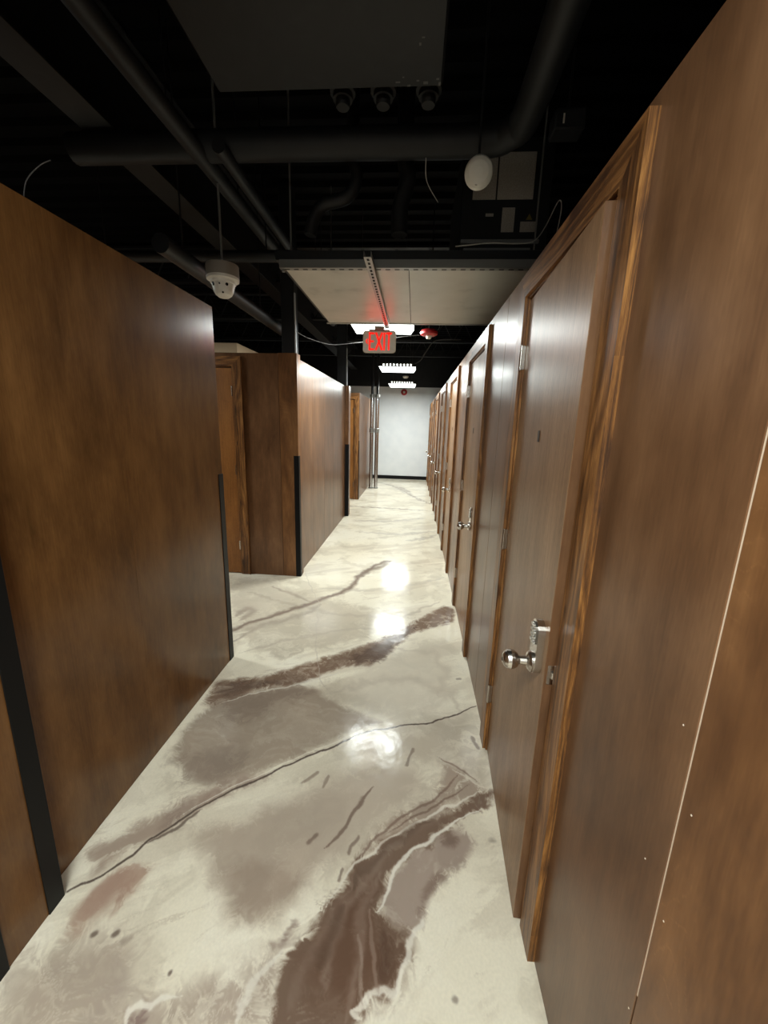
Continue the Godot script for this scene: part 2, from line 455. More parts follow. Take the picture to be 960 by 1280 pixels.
	["l", Color8(160, 141, 127), 0.021, 0.02, 0.4, 0.0, [0.013, -1.213, -0.084, -1.105, -0.152, -0.990, -0.183, -0.883, -0.195, -0.777]],
	["l", Color8(156, 136, 122), 0.018, 0.02, 0.45, 0.0, [-0.054, -1.095, -0.099, -0.995, -0.103, -0.890, -0.109, -0.801, -0.118, -0.723]],
	["l", Color8(150, 130, 116), 0.021, 0.02, 0.32, 0.0, [-0.149, -1.061, -0.208, -0.941, -0.246, -0.840, -0.264, -0.740]],
	["l", Color8(158, 138, 124), 0.007, 0.014, 0.5, 0.0, [-0.078, -0.974, -0.064, -0.894, -0.044, -0.832, -0.031, -0.792]],
	["l", Color8(164, 146, 132), 0.006, 0.012, 0.5, 0.0, [-0.112, -0.919, -0.091, -0.837, -0.074, -0.764]],
	["l", Color8(146, 126, 113), 0.025, 0.02, 0.32, 0.0, [0.207, -1.355, 0.074, -1.262, -0.046, -1.178, -0.125, -1.088]],
	["l", Color8(86, 69, 57), 0.021, 0.02, 0.4, 0.0, [0.139, -1.314, 0.012, -1.219, -0.100, -1.117, -0.146, -1.037]],
	["l", Color8(86, 68, 56), 0.028, 0.02, 0.4, 0.0, [-0.165, -0.988, -0.197, -0.891, -0.207, -0.826]],
	["l", Color8(84, 64, 53), 0.025, 0.02, 0.4, 0.0, [-0.027, -0.927, -0.011, -0.871, -0.019, -0.817]],
	["l", Color8(134, 118, 106), 0.03, 0.02, 0.9, 0.0, [-1.323, -2.638, -1.192, -2.806, -1.021, -2.981, -0.779, -3.248, -0.630, -3.425, -0.534, -3.591, -0.523, -3.845, -0.367, -4.233, -0.198, -4.452, -0.015, -4.889, 0.223, -5.332]],
	["l", Color8(140, 126, 113), 0.045, 0.02, 0.8, 0.0, [-0.503, -3.825, -0.422, -4.071, -0.291, -4.192, -0.234, -4.418]],
	["l", Color8(168, 155, 141), 0.025, 0.02, 0.7, 0.0, [-1.304, -3.483, -1.066, -3.347, -0.855, -3.204]],
	["l", Color8(170, 158, 144), 0.035, 0.03, 0.7, 0.0, [-1.230, -2.490, -1.160, -2.695, -1.027, -2.801, -0.820, -2.993, -0.760, -3.168]],
	["l", Color8(170, 156, 142), 0.04, 0.02, 0.7, 0.0, [-1.388, -2.863, -1.344, -3.013, -1.268, -2.964, -1.321, -2.803]],
	["l", Color8(190, 180, 166), 0.004, 0.012, 0.5, 0.0, [-1.226, -4.265, -1.014, -3.687, -0.785, -3.214, -0.657, -2.582, -0.515, -2.131, -0.353, -1.932]],
	["l", Color8(130, 112, 99), 0.007, 0.012, 0.9, 0.0, [-0.111, -1.431, -0.155, -1.362, -0.186, -1.296, -0.221, -1.221, -0.261, -1.157]],
	["l", Color8(132, 114, 101), 0.01, 0.012, 0.8, 0.0, [-0.156, -1.370, -0.171, -1.332]],
	["l", Color8(134, 117, 104), 0.008, 0.012, 0.9, 0.0, [-0.312, -1.206, -0.336, -1.167]],
	["l", Color8(140, 124, 110), 0.007, 0.012, 0.8, 0.0, [0.060, -1.652, 0.023, -1.554]],
	["l", Color8(140, 124, 110), 0.008, 0.015, 0.7, 0.0, [-0.382, -1.474, -0.419, -1.420]],
	["l", Color8(140, 124, 110), 0.008, 0.015, 0.7, 0.0, [-0.314, -1.464, -0.336, -1.401]],
	["l", Color8(128, 110, 98), 0.006, 0.012, 0.7, 0.0, [-0.151, -1.212, -0.175, -1.151]],
	["l", Color8(128, 110, 98), 0.005, 0.012, 0.7, 0.0, [-0.194, -1.087, -0.206, -1.060]],
	["l", Color8(120, 106, 95), 0.008, 0.006, 0.9, 0.0, [-0.913, -0.844, -0.909, -0.846]],
	["l", Color8(120, 106, 95), 0.008, 0.006, 0.9, 0.0, [-0.851, -0.847, -0.846, -0.852]],
	["l", Color8(120, 106, 95), 0.006, 0.006, 0.9, 0.0, [-0.635, -0.777, -0.633, -0.781]],
	["l", Color8(160, 146, 132), 0.01, 0.01, 0.8, 0.0, [-0.816, -0.829, -0.803, -0.846]],
	["l", Color8(150, 140, 128), 0.011, 0.008, 0.8, 0.0, [0.363, -1.247, 0.372, -1.245]],
	["l", Color8(150, 138, 126), 0.007, 0.006, 0.8, 0.0, [0.174, -0.799, 0.179, -0.798]],
	["l", Color8(140, 126, 114), 0.008, 0.012, 0.8, 0.0, [0.362, -1.760, 0.372, -1.694]],
	["l", Color8(150, 138, 126), 0.009, 0.008, 0.7, 0.0, [0.339, -2.236, 0.359, -2.239]],
	["l", Color8(96, 84, 75), 0.0045, 0.008, 1.0, 0.0, [-1.092, -0.941, -1.012, -1.002, -0.954, -1.063, -0.934, -1.121, -0.896, -1.161, -0.832, -1.246, -0.741, -1.333, -0.605, -1.434, -0.456, -1.555, -0.318, -1.637, -0.212, -1.732, -0.008, -1.798, 0.162, -1.845, 0.297, -1.920, 0.414, -2.004]],
	["l", Color8(110, 97, 87), 0.006, 0.014, 0.8, 0.0, [-0.939, -1.106, -0.866, -1.164, -0.828, -1.226, -0.798, -1.256]],
	["l", Color8(236, 230, 216), 0.003, 0.006, 0.7, 0.0, [-0.904, -1.173, -0.840, -1.259, -0.748, -1.348, -0.611, -1.450, -0.461, -1.573, -0.322, -1.657, -0.215, -1.753, -0.009, -1.821]],
]
var far_dye := [
	["l", Color8(150, 140, 130), 0.035, 0.05, 0.8, 0.0, [-1.374, -7.434, -0.823, -7.395, -0.207, -7.371, 0.470, -7.291]],
	["l", Color8(160, 150, 140), 0.06, 0.08, 0.8, 0.0, [-1.005, -10.924, -0.522, -10.290, -0.227, -9.569, 0.012, -8.832, 0.422, -7.897]],
	["l", Color8(150, 140, 131), 0.05, 0.06, 0.7, 0.0, [-0.303, -10.068, -0.049, -9.372]],
	["l", Color8(185, 175, 163), 0.05, 0.05, 0.6, 0.0, [-0.964, -6.308, -0.432, -6.296, 0.231, -6.654]],
	["l", Color8(190, 180, 168), 0.05, 0.05, 0.6, 0.0, [-0.734, -5.590, -0.143, -5.560, 0.393, -5.835]],
	["l", Color8(175, 166, 154), 0.05, 0.06, 0.6, 0.0, [-0.076, -5.242, 0.202, -5.409, 0.384, -5.652]],
	["l", Color8(175, 165, 155), 0.05, 0.06, 0.6, 0.0, [-0.810, -11.313, 0.449, -11.156]],
]

func world_noise(sd: int, w: int, h: int, x0: float, z0: float, mpp: float, freq: float, oct: int, warp: float) -> PackedByteArray:
	var f := FastNoiseLite.new()
	f.seed = sd
	f.noise_type = FastNoiseLite.TYPE_SIMPLEX_SMOOTH
	f.frequency = freq * mpp
	f.fractal_octaves = oct
	f.offset = Vector3(x0 / mpp, z0 / mpp, 0.0)
	if warp > 0.0:
		f.domain_warp_enabled = true
		f.domain_warp_amplitude = warp / mpp
		f.domain_warp_frequency = freq * 0.6 * mpp
		f.domain_warp_fractal_octaves = 3
	var im := f.get_image(w, h, false, false, false)
	im.convert(Image.FORMAT_L8)
	return im.get_data()

# noise drawn out along the direction of the pour (from near left to far right)
func flow_noise(w: int, h: int, x0: float, z0: float, mpp: float) -> PackedByteArray:
	var f := FastNoiseLite.new()
	f.seed = 306
	f.frequency = 1.0
	f.fractal_octaves = 4
	f.domain_warp_enabled = true
	f.domain_warp_amplitude = 0.6
	f.domain_warp_frequency = 0.7
	var out := PackedByteArray()
	out.resize(w * h)
	var i := 0
	for y in h:
		for x in w:
			var px := x0 + x * mpp
			var pz := z0 + y * mpp
			out[i] = clampi(int(127.5 + 127.5 * f.get_noise_2d((px - pz * 0.55) * 0.55, (px * 0.55 + pz) * 2.4)), 0, 255)
			i += 1
	return out

# picture of the coating for x0..x0+w*mpp, z0..z0+h*mpp (z grows towards the viewer's back)
func coating(x0: float, z0: float, w: int, h: int, mpp: float, dyes: Array) -> ImageTexture:
	var cloud := world_noise(301, w, h, x0, z0 * 1.0, mpp, 1.1, 5, 0.5)
	var cloud2 := world_noise(302, w, h, x0, z0, mpp, 2.6, 4, 0.3)
	var flow := flow_noise(w, h, x0, z0, mpp)
	var ragged := world_noise(303, w, h, x0, z0, mpp, 7.0, 4, 0.05)
	var ragged2 := world_noise(304, w, h, x0, z0, mpp, 7.0, 4, 0.05)
	var grit := world_noise(305, w, h, x0, z0, mpp, 90.0, 2, 0.0)
	var buf := PackedFloat32Array()
	buf.resize(w * h * 3)
	var cream := Color8(234, 226, 205)
	var pale := Color8(241, 235, 218)
	var umber := Color8(168, 152, 134)
	var greige := Color8(206, 196, 176)
	for i in w * h:
		var a := cloud[i] / 255.0
		var b := cloud2[i] / 255.0
		var c := cream.lerp(pale, clampf((a - 0.5) * 3.0, 0.0, 1.0))
		var g := smoothstep(0.46, 0.3, a) * 0.6 + smoothstep(0.42, 0.25, b) * 0.45
		c = c.lerp(greige, clampf(g, 0.0, 1.0))
		# fine dye veins drawn out along the pour
		var vein := smoothstep(0.035, 0.0, absf(flow[i] / 255.0 - 0.5)) * smoothstep(0.45, 0.7, b)
		var haze := smoothstep(0.42, 0.3, flow[i] / 255.0)
		c = c.lerp(umber, vein * 0.3 + haze * 0.22)
		var e := 1.0 + (grit[i] / 255.0 - 0.5) * 0.05
		buf[i * 3] = c.r * e
		buf[i * 3 + 1] = c.g * e
		buf[i * 3 + 2] = c.b * e
	var streaks := FastNoiseLite.new()
	streaks.seed = 77
	streaks.frequency = 1.0
	streaks.fractal_octaves = 4
	streaks.fractal_gain = 0.4
	var step := 4
	for d in dyes:
		var pts: Array = d[6]
		var n := pts.size() / 2
		var px := PackedVector2Array()
		for i in n:
			px.append(Vector2((pts[i * 2] - x0) / mpp, (pts[i * 2 + 1] - z0) / mpp))
		var closed: bool = d[0] == "p"
		var soft: float = d[2] / mpp
		var amp: float = d[3] / mpp
		var lo := px[0]
		var hi := px[0]
		for p in px:
			lo = lo.min(p)
			hi = hi.max(p)
		var pad := soft * 2.5 + amp * 2.0 + step * 2.0
		var bx0 := maxi(int(lo.x - pad), 0)
		var by0 := maxi(int(lo.y - pad), 0)
		var bx1 := mini(int(hi.x + pad), w - 1)
		var by1 := mini(int(hi.y + pad), h - 1)
		if bx1 - bx0 < 2 or by1 - by0 < 2:
			continue
		var gstep := step if closed or soft > 3.0 else 2
		var gw := (bx1 - bx0) / gstep + 3
		var gh := (by1 - by0) / gstep + 3
		var field := PackedFloat32Array()
		field.resize(gw * gh)
		var far_p := px[0]
		for p in px:
			if p.distance_to(px[0]) > far_p.distance_to(px[0]):
				far_p = p
		var along := (far_p - px[0]).normalized()
		var across := Vector2(-along.y, along.x)
		for gy in gh:
			for gx in gw:
				var q := Vector2(bx0 + gx * gstep, by0 + gy * gstep)
				var best := 1e12
				var place := 0.5
				for i in (n if closed else n - 1):
					var a := px[i]
					var ab := px[(i + 1) % n] - a
					var t := clampf((q - a).dot(ab) / maxf(ab.length_squared(), 1e-6), 0.0, 1.0)
					var dd := (a + ab * t).distance_squared_to(q)
					if dd < best:
						best = dd
						place = (i + t) / maxf(n - 1, 1.0)
				var dist := sqrt(best)
				if not closed and n > 2:
					dist /= clampf((0.3 if n < 9 else 0.75) + 3.0 * minf(place, 1.0 - place), 0.3, 1.0)
				if closed and Geometry2D.is_point_in_polygon(q, px):
					dist = -dist
				field[gy * gw + gx] = dist
		var col: Color = d[1]
		var op: float = d[4]
		var stv: float = d[5]
		for y in range(by0, by1 + 1):
			for x in range(bx0, bx1 + 1):
				var i := y * w + x
				var fx := clampf((x - bx0 + (ragged[i] / 127.5 - 1.0) * amp * 1.3) / gstep, 0.0, gw - 1.01)
				var fy := clampf((y - by0 + (ragged2[i] / 127.5 - 1.0) * amp * 1.3) / gstep, 0.0, gh - 1.01)
				var ix := int(fx)
				var iy := int(fy)
				fx -= ix
				fy -= iy
				var j := iy * gw + ix
				var v := lerpf(lerpf(field[j], field[j + 1], fx), lerpf(field[j + gw], field[j + gw + 1], fx), fy)
				var s := 0.0
				if stv > 0.0:
					if v > soft + amp * 2.0:
						continue
					var p := Vector2(x, y) * mpp
					s = streaks.get_noise_2d(p.dot(along) * 1.6 + cloud[i] * 0.01, p.dot(across) * 13.0 + cloud2[i] * 0.03)
					v += s * amp * 1.2
				var m := 0.0
				if closed:
					if v > soft:
						continue
					m = smoothstep(soft, -soft, v)
				else:
					if v > soft * 1.6:
						continue
					m = smoothstep(soft * 1.6, 0.0 if soft * mpp > 0.009 else soft * 0.5, v)
				m *= clampf(1.0 - stv * maxf(0.02 + s * 1.3, 0.0), 0.0, 1.0)
				var e := 1.0
				e += (cloud2[i] / 255.0 - 0.5) * 0.12
				m *= op
				var k := i * 3
				buf[k] = lerpf(buf[k], col.r * e, m)
				buf[k + 1] = lerpf(buf[k + 1], col.g * e, m)
				buf[k + 2] = lerpf(buf[k + 2], col.b * e, m)
	var out := PackedByteArray()
	out.resize(w * h * 3)
	for i in w * h * 3:
		out[i] = clampi(int(buf[i] * 255.0), 0, 255)
	var im := Image.create_from_data(w, h, false, Image.FORMAT_RGB8, out)
	im.generate_mipmaps()
	return ImageTexture.create_from_image(im)

func floor_material(tex: Texture2D) -> StandardMaterial3D:
	var m := plain(Color.WHITE, 0.14, 0.0, 0.28)
	m.albedo_texture = tex
	m.normal_enabled = true
	m.normal_texture = mats.ripple
	m.normal_scale = 0.08
	return m

func floor_rect(st: SurfaceTool, x0: float, z0: float, x1: float, z1: float) -> void:
	# picture coordinates 0..1 across this rectangle
	var q := [[x0, z0, 0, 0], [x1, z0, 1, 0], [x1, z1, 1, 1], [x0, z1, 0, 1]]
	for k in [0, 1, 2, 0, 2, 3]:
		st.set_normal(Vector3.UP)
		st.set_uv(Vector2(q[k][2], q[k][3]))
		st.add_vertex(Vector3(q[k][0], 0.0, q[k][1]))

func build_floor() -> void:
	var fl := thing("floor", "glossy cream epoxy floor with brown and grey marbled swirls", "floor", Vector3.ZERO, "", "structure")
	var tn := coating(-2.1, -4.4, 880, 1360, 0.003, near_dye)
	var tf := coating(-2.1, -11.66, 384, 726, 0.01, far_dye)
	var st := mb()
	floor_rect(st, -2.1, -4.4, 0.54, -0.32)
	part(fl, "coating", st, floor_material(tn))
	st = mb()
	floor_rect(st, -2.1, -11.66, 1.74, -4.4)
	part(fl, "coating", st, floor_material(tf))
	st = mb()
	for r in [[-5.0, -11.66, -2.1, -0.32], [0.54, -4.4, 2.4, -0.32], [1.74, -11.66, 2.4, -4.4], [-5.0, -0.32, 2.4, 4.2]]:
		floor_rect(st, r[0], r[1], r[2], r[3])
	var far_mat := plain(Color.WHITE, 0.17)
	triplanar(far_mat, speckle(301, 0.006, [[0.0, Color8(198, 187, 168)], [0.45, Color8(226, 217, 197)], [1.0, Color8(236, 229, 212)]]), 0.5)
	part(fl, "coating", st, far_mat)
	st = mb()
	box(st, Vector3(-5.0, -0.15, -11.66), Vector3(2.4, -0.004, 4.2), 0.0)
	part(fl, "slab", st, plain(Color8(120, 118, 112), 0.9))

# ---------------------------------------------------------------- shell
func build_ceiling_and_outer_walls() -> void:
	var ce := thing("ceiling", "black painted corrugated metal roof deck high overhead", "ceiling", Vector3.ZERO, "", "structure")
	var st := mb()
	# corrugated deck: flutes run across the corridor
	var prof := []
	var z := 4.2
	while z > -11.7:
		prof.append_array([Vector2(z, 3.60), Vector2(z - 0.06, 3.60), Vector2(z - 0.085, 3.64), Vector2(z - 0.175, 3.64)])
		z -= 0.2
	for i in prof.size() - 1:
		var a: Vector2 = prof[i]
		var b: Vector2 = prof[i + 1]
		var n := Vector3(0, -(a.x - b.x), -(b.y - a.y)).normalized()
		quad(st, Vector3(-5, a.y, a.x), Vector3(2.4, a.y, a.x), Vector3(2.4, b.y, b.x), Vector3(-5, b.y, b.x), n)
	part(ce, "roof_deck", st, mats.deck)
	st = mb()
	box(st, Vector3(-5.1, 3.66, -11.8), Vector3(2.5, 3.8, 4.3))
	part(ce, "roof_slab", st, mats.black)
	var bw := thing("wall_back", "plain white wall closing the far end of the corridor", "wall", Vector3.ZERO, "", "structure")
	st = mb()
	box(st, Vector3(-5.1, 0, -11.78), Vector3(2.5, 2.61, -11.66), 0.0)
	part(bw, "plaster", st, mats.white_wall)
	st = mb()
	box(st, Vector3(-5.1, 2.61, -11.78), Vector3(2.5, 3.7, -11.655), 0.0)
	part(bw, "upper_wall", st, mats.black, "black painted strip above the white")
	var bb := thing("baseboard_back", "black vinyl baseboard along the foot of the white end wall", "baseboard", Vector3.ZERO, "", "structure")
	st = mb()
	box(st, Vector3(-2.0, 0, -11.66), Vector3(0.43, 0.1, -11.645), 0.003)
	part(bb, "baseboard_strip", st, mats.guard)
	var ow := thing("wall_outer_left", "dark outer wall of the hall beyond the left units", "wall", Vector3.ZERO, "", "structure")
	st = mb()
	box(st, Vector3(-5.12, 0, -11.66), Vector3(-5.0, 3.7, 4.2), 0.0)
	part(ow, "plaster", st, mats.black)
	var orr := thing("wall_outer_right", "dark outer wall of the hall behind the right-hand rooms", "wall", Vector3.ZERO, "", "structure")
	st = mb()
	box(st, Vector3(2.4, 0, -11.66), Vector3(2.52, 3.7, 4.2), 0.0)
	part(orr, "plaster", st, mats.black)
	var fw := thing("wall_front", "white wall closing the corridor behind the viewer", "wall", Vector3.ZERO, "", "structure")
	st = mb()
	box(st, Vector3(-5.1, 0, 4.2), Vector3(2.5, 2.61, 4.32), 0.0)
	part(fw, "plaster", st, mats.white_wall)
	st = mb()
	box(st, Vector3(-5.1, 2.61, 4.2), Vector3(2.5, 3.7, 4.32), 0.0)
	part(fw, "upper_wall", st, mats.black)

# ---------------------------------------------------------------- doors
# Built in its own axes: x along the wall, +z towards the passage, origin on the floor in the middle of the opening, wall face at z = 0.
# hinge: side of the hinges (-1 or 1); ajar: how far the leaf stands open, in radians
const OPENING := 0.715
const HEAD := 2.046
const CASING := 0.086
const FACE := 0.0206

func build_door(called: String, label: String, at: Vector3, turn: float, hinge: float, ajar: float, seed_at: float, slab_mat: Material, detailed: bool) -> Node3D:
	var d := thing(called, label, "door", at, "", "structure")
	d.rotation.y = turn
	var w := OPENING * 0.5
	var o := w + CASING
	var top := HEAD + CASING
	for s in [-1.0, 1.0]:
		var st := mb()
		prism(st, [Vector3(s * w, 0, FACE), Vector3(s * o, 0, FACE), Vector3(s * o, top, FACE), Vector3(s * w, HEAD, FACE)], Vector3(0, 0, -FACE), Vector2(seed_at * 0.37 + s * 0.03, seed_at * 0.9))
		part(d, "casing", st, mats.pine)
		st = mb()
		box(st, Vector3(s * o - (0.0 if s > 0 else 0.001), 0.0, 0.0), Vector3(s * o + (0.001 if s > 0 else 0.0), top, FACE), 0.0002, Vector2(seed_at * 0.2, seed_at * 0.6))
		part(d, "casing_edge", st, mats.raw_edge, "paler cut edge")
		st = mb()
		box(st, Vector3(s * w - (0.012 if s > 0 else 0.0), 0, -0.1), Vector3(s * w + (0.0 if s > 0 else 0.012), HEAD, 0.008), 0.001, Vector2(seed_at * 0.7, 0.3))
		part(d, "jamb", st, mats.pine)
	var st2 := mb()
	prism(st2, [Vector3(-w, HEAD, FACE), Vector3(w, HEAD, FACE), Vector3(o, top, FACE), Vector3(-o, top, FACE)], Vector3(0, 0, -FACE), Vector2(seed_at * 0.53, seed_at), true)
	part(d, "head_casing", st2, mats.pine)
	st2 = mb()
	box(st2, Vector3(-w, HEAD - 0.01, -0.1), Vector3(w, HEAD + 0.01, 0.008), 0.001, Vector2(seed_at, 0.1), true)
	part(d, "head_jamb", st2, mats.pine)
	# leaf, hung at its hinge edge
	var leaf := Node3D.new()
	leaf.name = "leaf"
	d.add_child(leaf, true)
	leaf.position = Vector3(hinge * (w - 0.015), 0.0, 0.001)
	leaf.rotation.y = ajar * hinge
	var lw := OPENING - 0.03
	var x0 := 0.0 if hinge < 0 else -lw
	var st3 := mb()
	box(st3, Vector3(x0, 0.008, -0.04), Vector3(x0 + lw, 2.03, 0.0), 0.0015, Vector2(seed_at * 0.41, seed_at * 0.2))
	part(leaf, "door_slab", st3, slab_mat)
	var e := -hinge  # towards the latch edge
	st3 = mb()
	box(st3, Vector3(e * lw, 0.008, -0.0395), Vector3(e * (lw + 0.0015), 2.03, -0.0005), 0.0005, Vector2(seed_at, 0.4))
	part(leaf, "edge_band", st3, mats.ply)
	var lx := e * (lw - 0.06)
	# number plate
	st3 = mb()
	box(st3, Vector3(e * lw * 0.5 - 0.011, 1.51, 0.0), Vector3(e * lw * 0.5 + 0.011, 1.546, 0.002), 0.0005)
	part(leaf, "number_plate", st3, mats.dark_metal)
	# keypad lock with a round knob
	st3 = mb()
	lock_plate(st3, lx, 0.862, 1.022, 0.033, 0.0, 0.02)
	part(leaf, "keypad_plate", st3, mats.nickel)
	if detailed:
		st3 = mb()
		lock_plate(st3, lx, 0.95, 1.016, 0.026, 0.02, 0.024)
		part(leaf, "keypad_face", st3, mats.keypad)
		for r in 4:
			for c in 3:
				st3 = mb()
				lathe(st3, [Vector2(0.0055, 0.0), Vector2(0.0055, 0.003), Vector2(0.0045, 0.004), Vector2(0, 0.004)], Vector3(lx + (c - 1) * 0.015, 0.957 + r * 0.016, 0.024), Vector3(0, 0, 1), 10)
				part(leaf, "keypad_button", st3, mats.nickel_button)
	st3 = mb()
	lathe(st3, [Vector2(0, 0), Vector2(0.03, 0), Vector2(0.03, 0.006), Vector2(0.024, 0.012), Vector2(0.014, 0.016), Vector2(0.012, 0.034), Vector2(0.0125, 0.036), Vector2(0.021, 0.042), Vector2(0.0268, 0.051), Vector2(0.0285, 0.06), Vector2(0.0265, 0.07), Vector2(0.021, 0.0775), Vector2(0.0125, 0.082), Vector2(0.009, 0.083), Vector2(0.008, 0.081), Vector2(0, 0.081)], Vector3(lx, 0.892, 0.02), Vector3(0, 0, 1), 28)
	part(leaf, "knob", st3, mats.nickel)
	if detailed:
		st3 = mb()
		box(st3, Vector3(lx - 0.004, 0.889, 0.1), Vector3(lx + 0.004, 0.895, 0.1045), 0.0008)
		part(leaf, "keyhole", st3, mats.dark_metal)
		# latch on the leaf's edge
		st3 = mb()
		box(st3, Vector3(e * (lw + 0.001), 0.863, -0.033), Vector3(e * (lw + 0.003), 0.92, -0.007), 0.0005)
		part(leaf, "latch_plate", st3, mats.nickel)
		st3 = mb()
		prism(st3, [Vector3(e * lw, 0.884, -0.013), Vector3(e * lw, 0.884, -0.026), Vector3(e * (lw + 0.011), 0.884, -0.026), Vector3(e * (lw + 0.009), 0.884, -0.018)], Vector3(0, 0.018, 0))
		part(leaf, "latch_bolt", st3, mats.nickel)
	for y in [1.777, 1.035, 0.268]:
		var hn := Node3D.new()
		hn.name = "hinge"
		d.add_child(hn, true)
		st3 = mb()
		tube(st3, [Vector3(hinge * (w - 0.009), y, 0.017), Vector3(hinge * (w - 0.009), y + 0.092, 0.017)], 0.0065, 10)
		part(hn, "barrel", st3, mats.nickel)
		st3 = mb()
		box(st3, Vector3(hinge * (w - 0.013) - 0.0015, y + 0.002, 0.002), Vector3(hinge * (w - 0.013) + 0.0015, y + 0.09, 0.02), 0.0005)
		part(hn, "plate", st3, mats.nickel)
	return d

func lock_plate(st: SurfaceTool, x: float, y0: float, y1: float, r: float, z0: float, z1: float) -> void:
	var pts := []
	for k in 9:
		var a := PI * k / 8.0
		pts.append(Vector3(x + cos(a) * r, y1 - r * 0.8 + sin(a) * r * 0.8, z1))
	for k in 9:
		var a := PI + PI * k / 8.0
		pts.append(Vector3(x + cos(a) * r, y0 + r * 0.8 + sin(a) * r * 0.8, z1))
	prism(st, pts, Vector3(0, 0, z0 - z1))

# upright plywood sheet; lo and hi are its corners
func sheet(parent: Node3D, lo: Vector3, hi: Vector3, m: Material, uo: Vector2, label := "", called := "plywood_panel") -> void:
	var st := mb()
	box(st, lo, hi, 0.0012, uo)
	part(parent, called, st, m, label)

# L-shaped black corner guard: corner at (x, z), legs towards -x and along dz
func corner_guard(parent: Node3D, x: float, z: float, leg_x: float, leg_z: float, y1: float, sx: float, sz: float) -> void:
	var st := mb()
	var t := 0.004
	# leg on the face across x, and leg on the face across z
	box(st, Vector3(minf(x, x + sx * t), 0.0, minf(z + sz * t, z - sz * leg_z)), Vector3(maxf(x, x + sx * t), y1, maxf(z + sz * t, z - sz * leg_z)), 0.001)
	box(st, Vector3(minf(x, x - sx * leg_x), 0.0, minf(z, z + sz * t)), Vector3(maxf(x, x - sx * leg_x), y1, maxf(z, z + sz * t)), 0.001)
	part(parent, "corner_guard", st, mats.guard, "black corner guard to waist height")

const WALL_TOP := 2.165
const RX := 0.424
const FIRST := -0.897
const PITCH := 1.594

func build_right_wall() -> void:
	var wr := thing("wall_right", "long stained plywood wall with a row of doors on the right", "wall", Vector3.ZERO, "", "structure")
	var t := RX + 0.018
	sheet(wr, Vector3(RX, 0, -0.5185), Vector3(t, WALL_TOP, 0.7), mats.ply_cathedral, Vector2(0.31, 0.1), "plywood sheet with arched grain")
	sheet(wr, Vector3(RX, 0, 0.703), Vector3(t, WALL_TOP, 1.92), mats.ply, Vector2(0.9, 0.2))
	sheet(wr, Vector3(RX, 0, 1.923), Vector3(t, WALL_TOP, 4.2), mats.ply, Vector2(0.2, 0.7))
	sheet(wr, Vector3(RX, 0, FIRST - CASING + 0.002), Vector3(t, WALL_TOP, -0.5215), mats.ply, Vector2(0.12, 0.45))
	var st := mb()
	box(st, Vector3(RX + 0.001, 0.6, -0.5215), Vector3(t, 1.573, -0.5185), 0.0002)
	part(wr, "seam_filler", st, mats.filler, "pale unstained strip in the sheet joint")
	st = mb()
	box(st, Vector3(RX + 0.006, 0.0, -0.5215), Vector3(t, 0.6, -0.5185), 0.0002)
	box(st, Vector3(RX + 0.006, 1.573, -0.5215), Vector3(t, WALL_TOP, -0.5185), 0.0002)
	part(wr, "seam_backing", st, mats.gap)
	for q in [[1.12, -0.547], [1.01, -0.498], [0.55, -0.53], [0.84, -0.565], [0.8, -0.502], [0.53, -0.503]]:
		st = mb()
		lathe(st, [Vector2(0, 0), Vector2(0.0016, 0), Vector2(0.0013, 0.0006), Vector2(0, 0.0006)], Vector3(RX, q[0], q[1]), Vector3(-1, 0, 0), 8)
		part(wr, "nail_head", st, mats.nail)
	var k := 0
	for i in 7:
		var zc := FIRST - PITCH * i
		var open_a := zc - CASING
		var open_b := open_a - OPENING
		# over the door
		sheet(wr, Vector3(RX, HEAD, open_b), Vector3(t, WALL_TOP, open_a), mats.ply, Vector2(0.4 * i, 0.3))
		# between this door and the next: two sheets with a joint
		var nxt := -11.66 if i == 6 else FIRST - PITCH * (i + 1) - CASING
		var joint := open_b - 0.392
		if i < 6:
			sheet(wr, Vector3(RX, 0, joint + 0.0015), Vector3(t, WALL_TOP, open_b), mats.ply, Vector2(0.23 + 0.61 * i, 0.17 * i))
			sheet(wr, Vector3(RX, 0, nxt), Vector3(t, WALL_TOP, joint - 0.0015), mats.ply, Vector2(0.71 + 0.43 * i, 0.5 + 0.23 * i))
			st = mb()
			box(st, Vector3(RX + 0.005, 0, joint - 0.0015), Vector3(t, WALL_TOP, joint + 0.0015), 0.0002)
			part(wr, "seam_backing", st, mats.gap)
		else:
			sheet(wr, Vector3(RX, 0, nxt), Vector3(t, WALL_TOP, open_b), mats.ply, Vector2(0.3, 0.4))
	# partitions behind keep the rooms dark
	st = mb()
	box(st, Vector3(t + 0.12, 0, -11.66), Vector3(t + 0.14, WALL_TOP, 4.2), 0.0)
	part(wr, "back_lining", st, mats.gap)
	var order := ["nearest wooden door in the right wall, slightly ajar, with keypad and knob", "second wooden door along the right wall", "third wooden door along the right wall", "fourth wooden door along the right wall", "fifth wooden door along the right wall", "sixth wooden door along the right wall", "last wooden door on the right, beside the white end wall"]
	for i in 7:
		var mid := FIRST - PITCH * i - CASING - OPENING * 0.5
		build_door("door_%d" % (i + 1), order[i], Vector3(RX, 0, mid), -PI / 2, -1.0, 0.055 if i == 0 else 0.0, 0.17 + i * 0.31, mats.slab, i < 3)

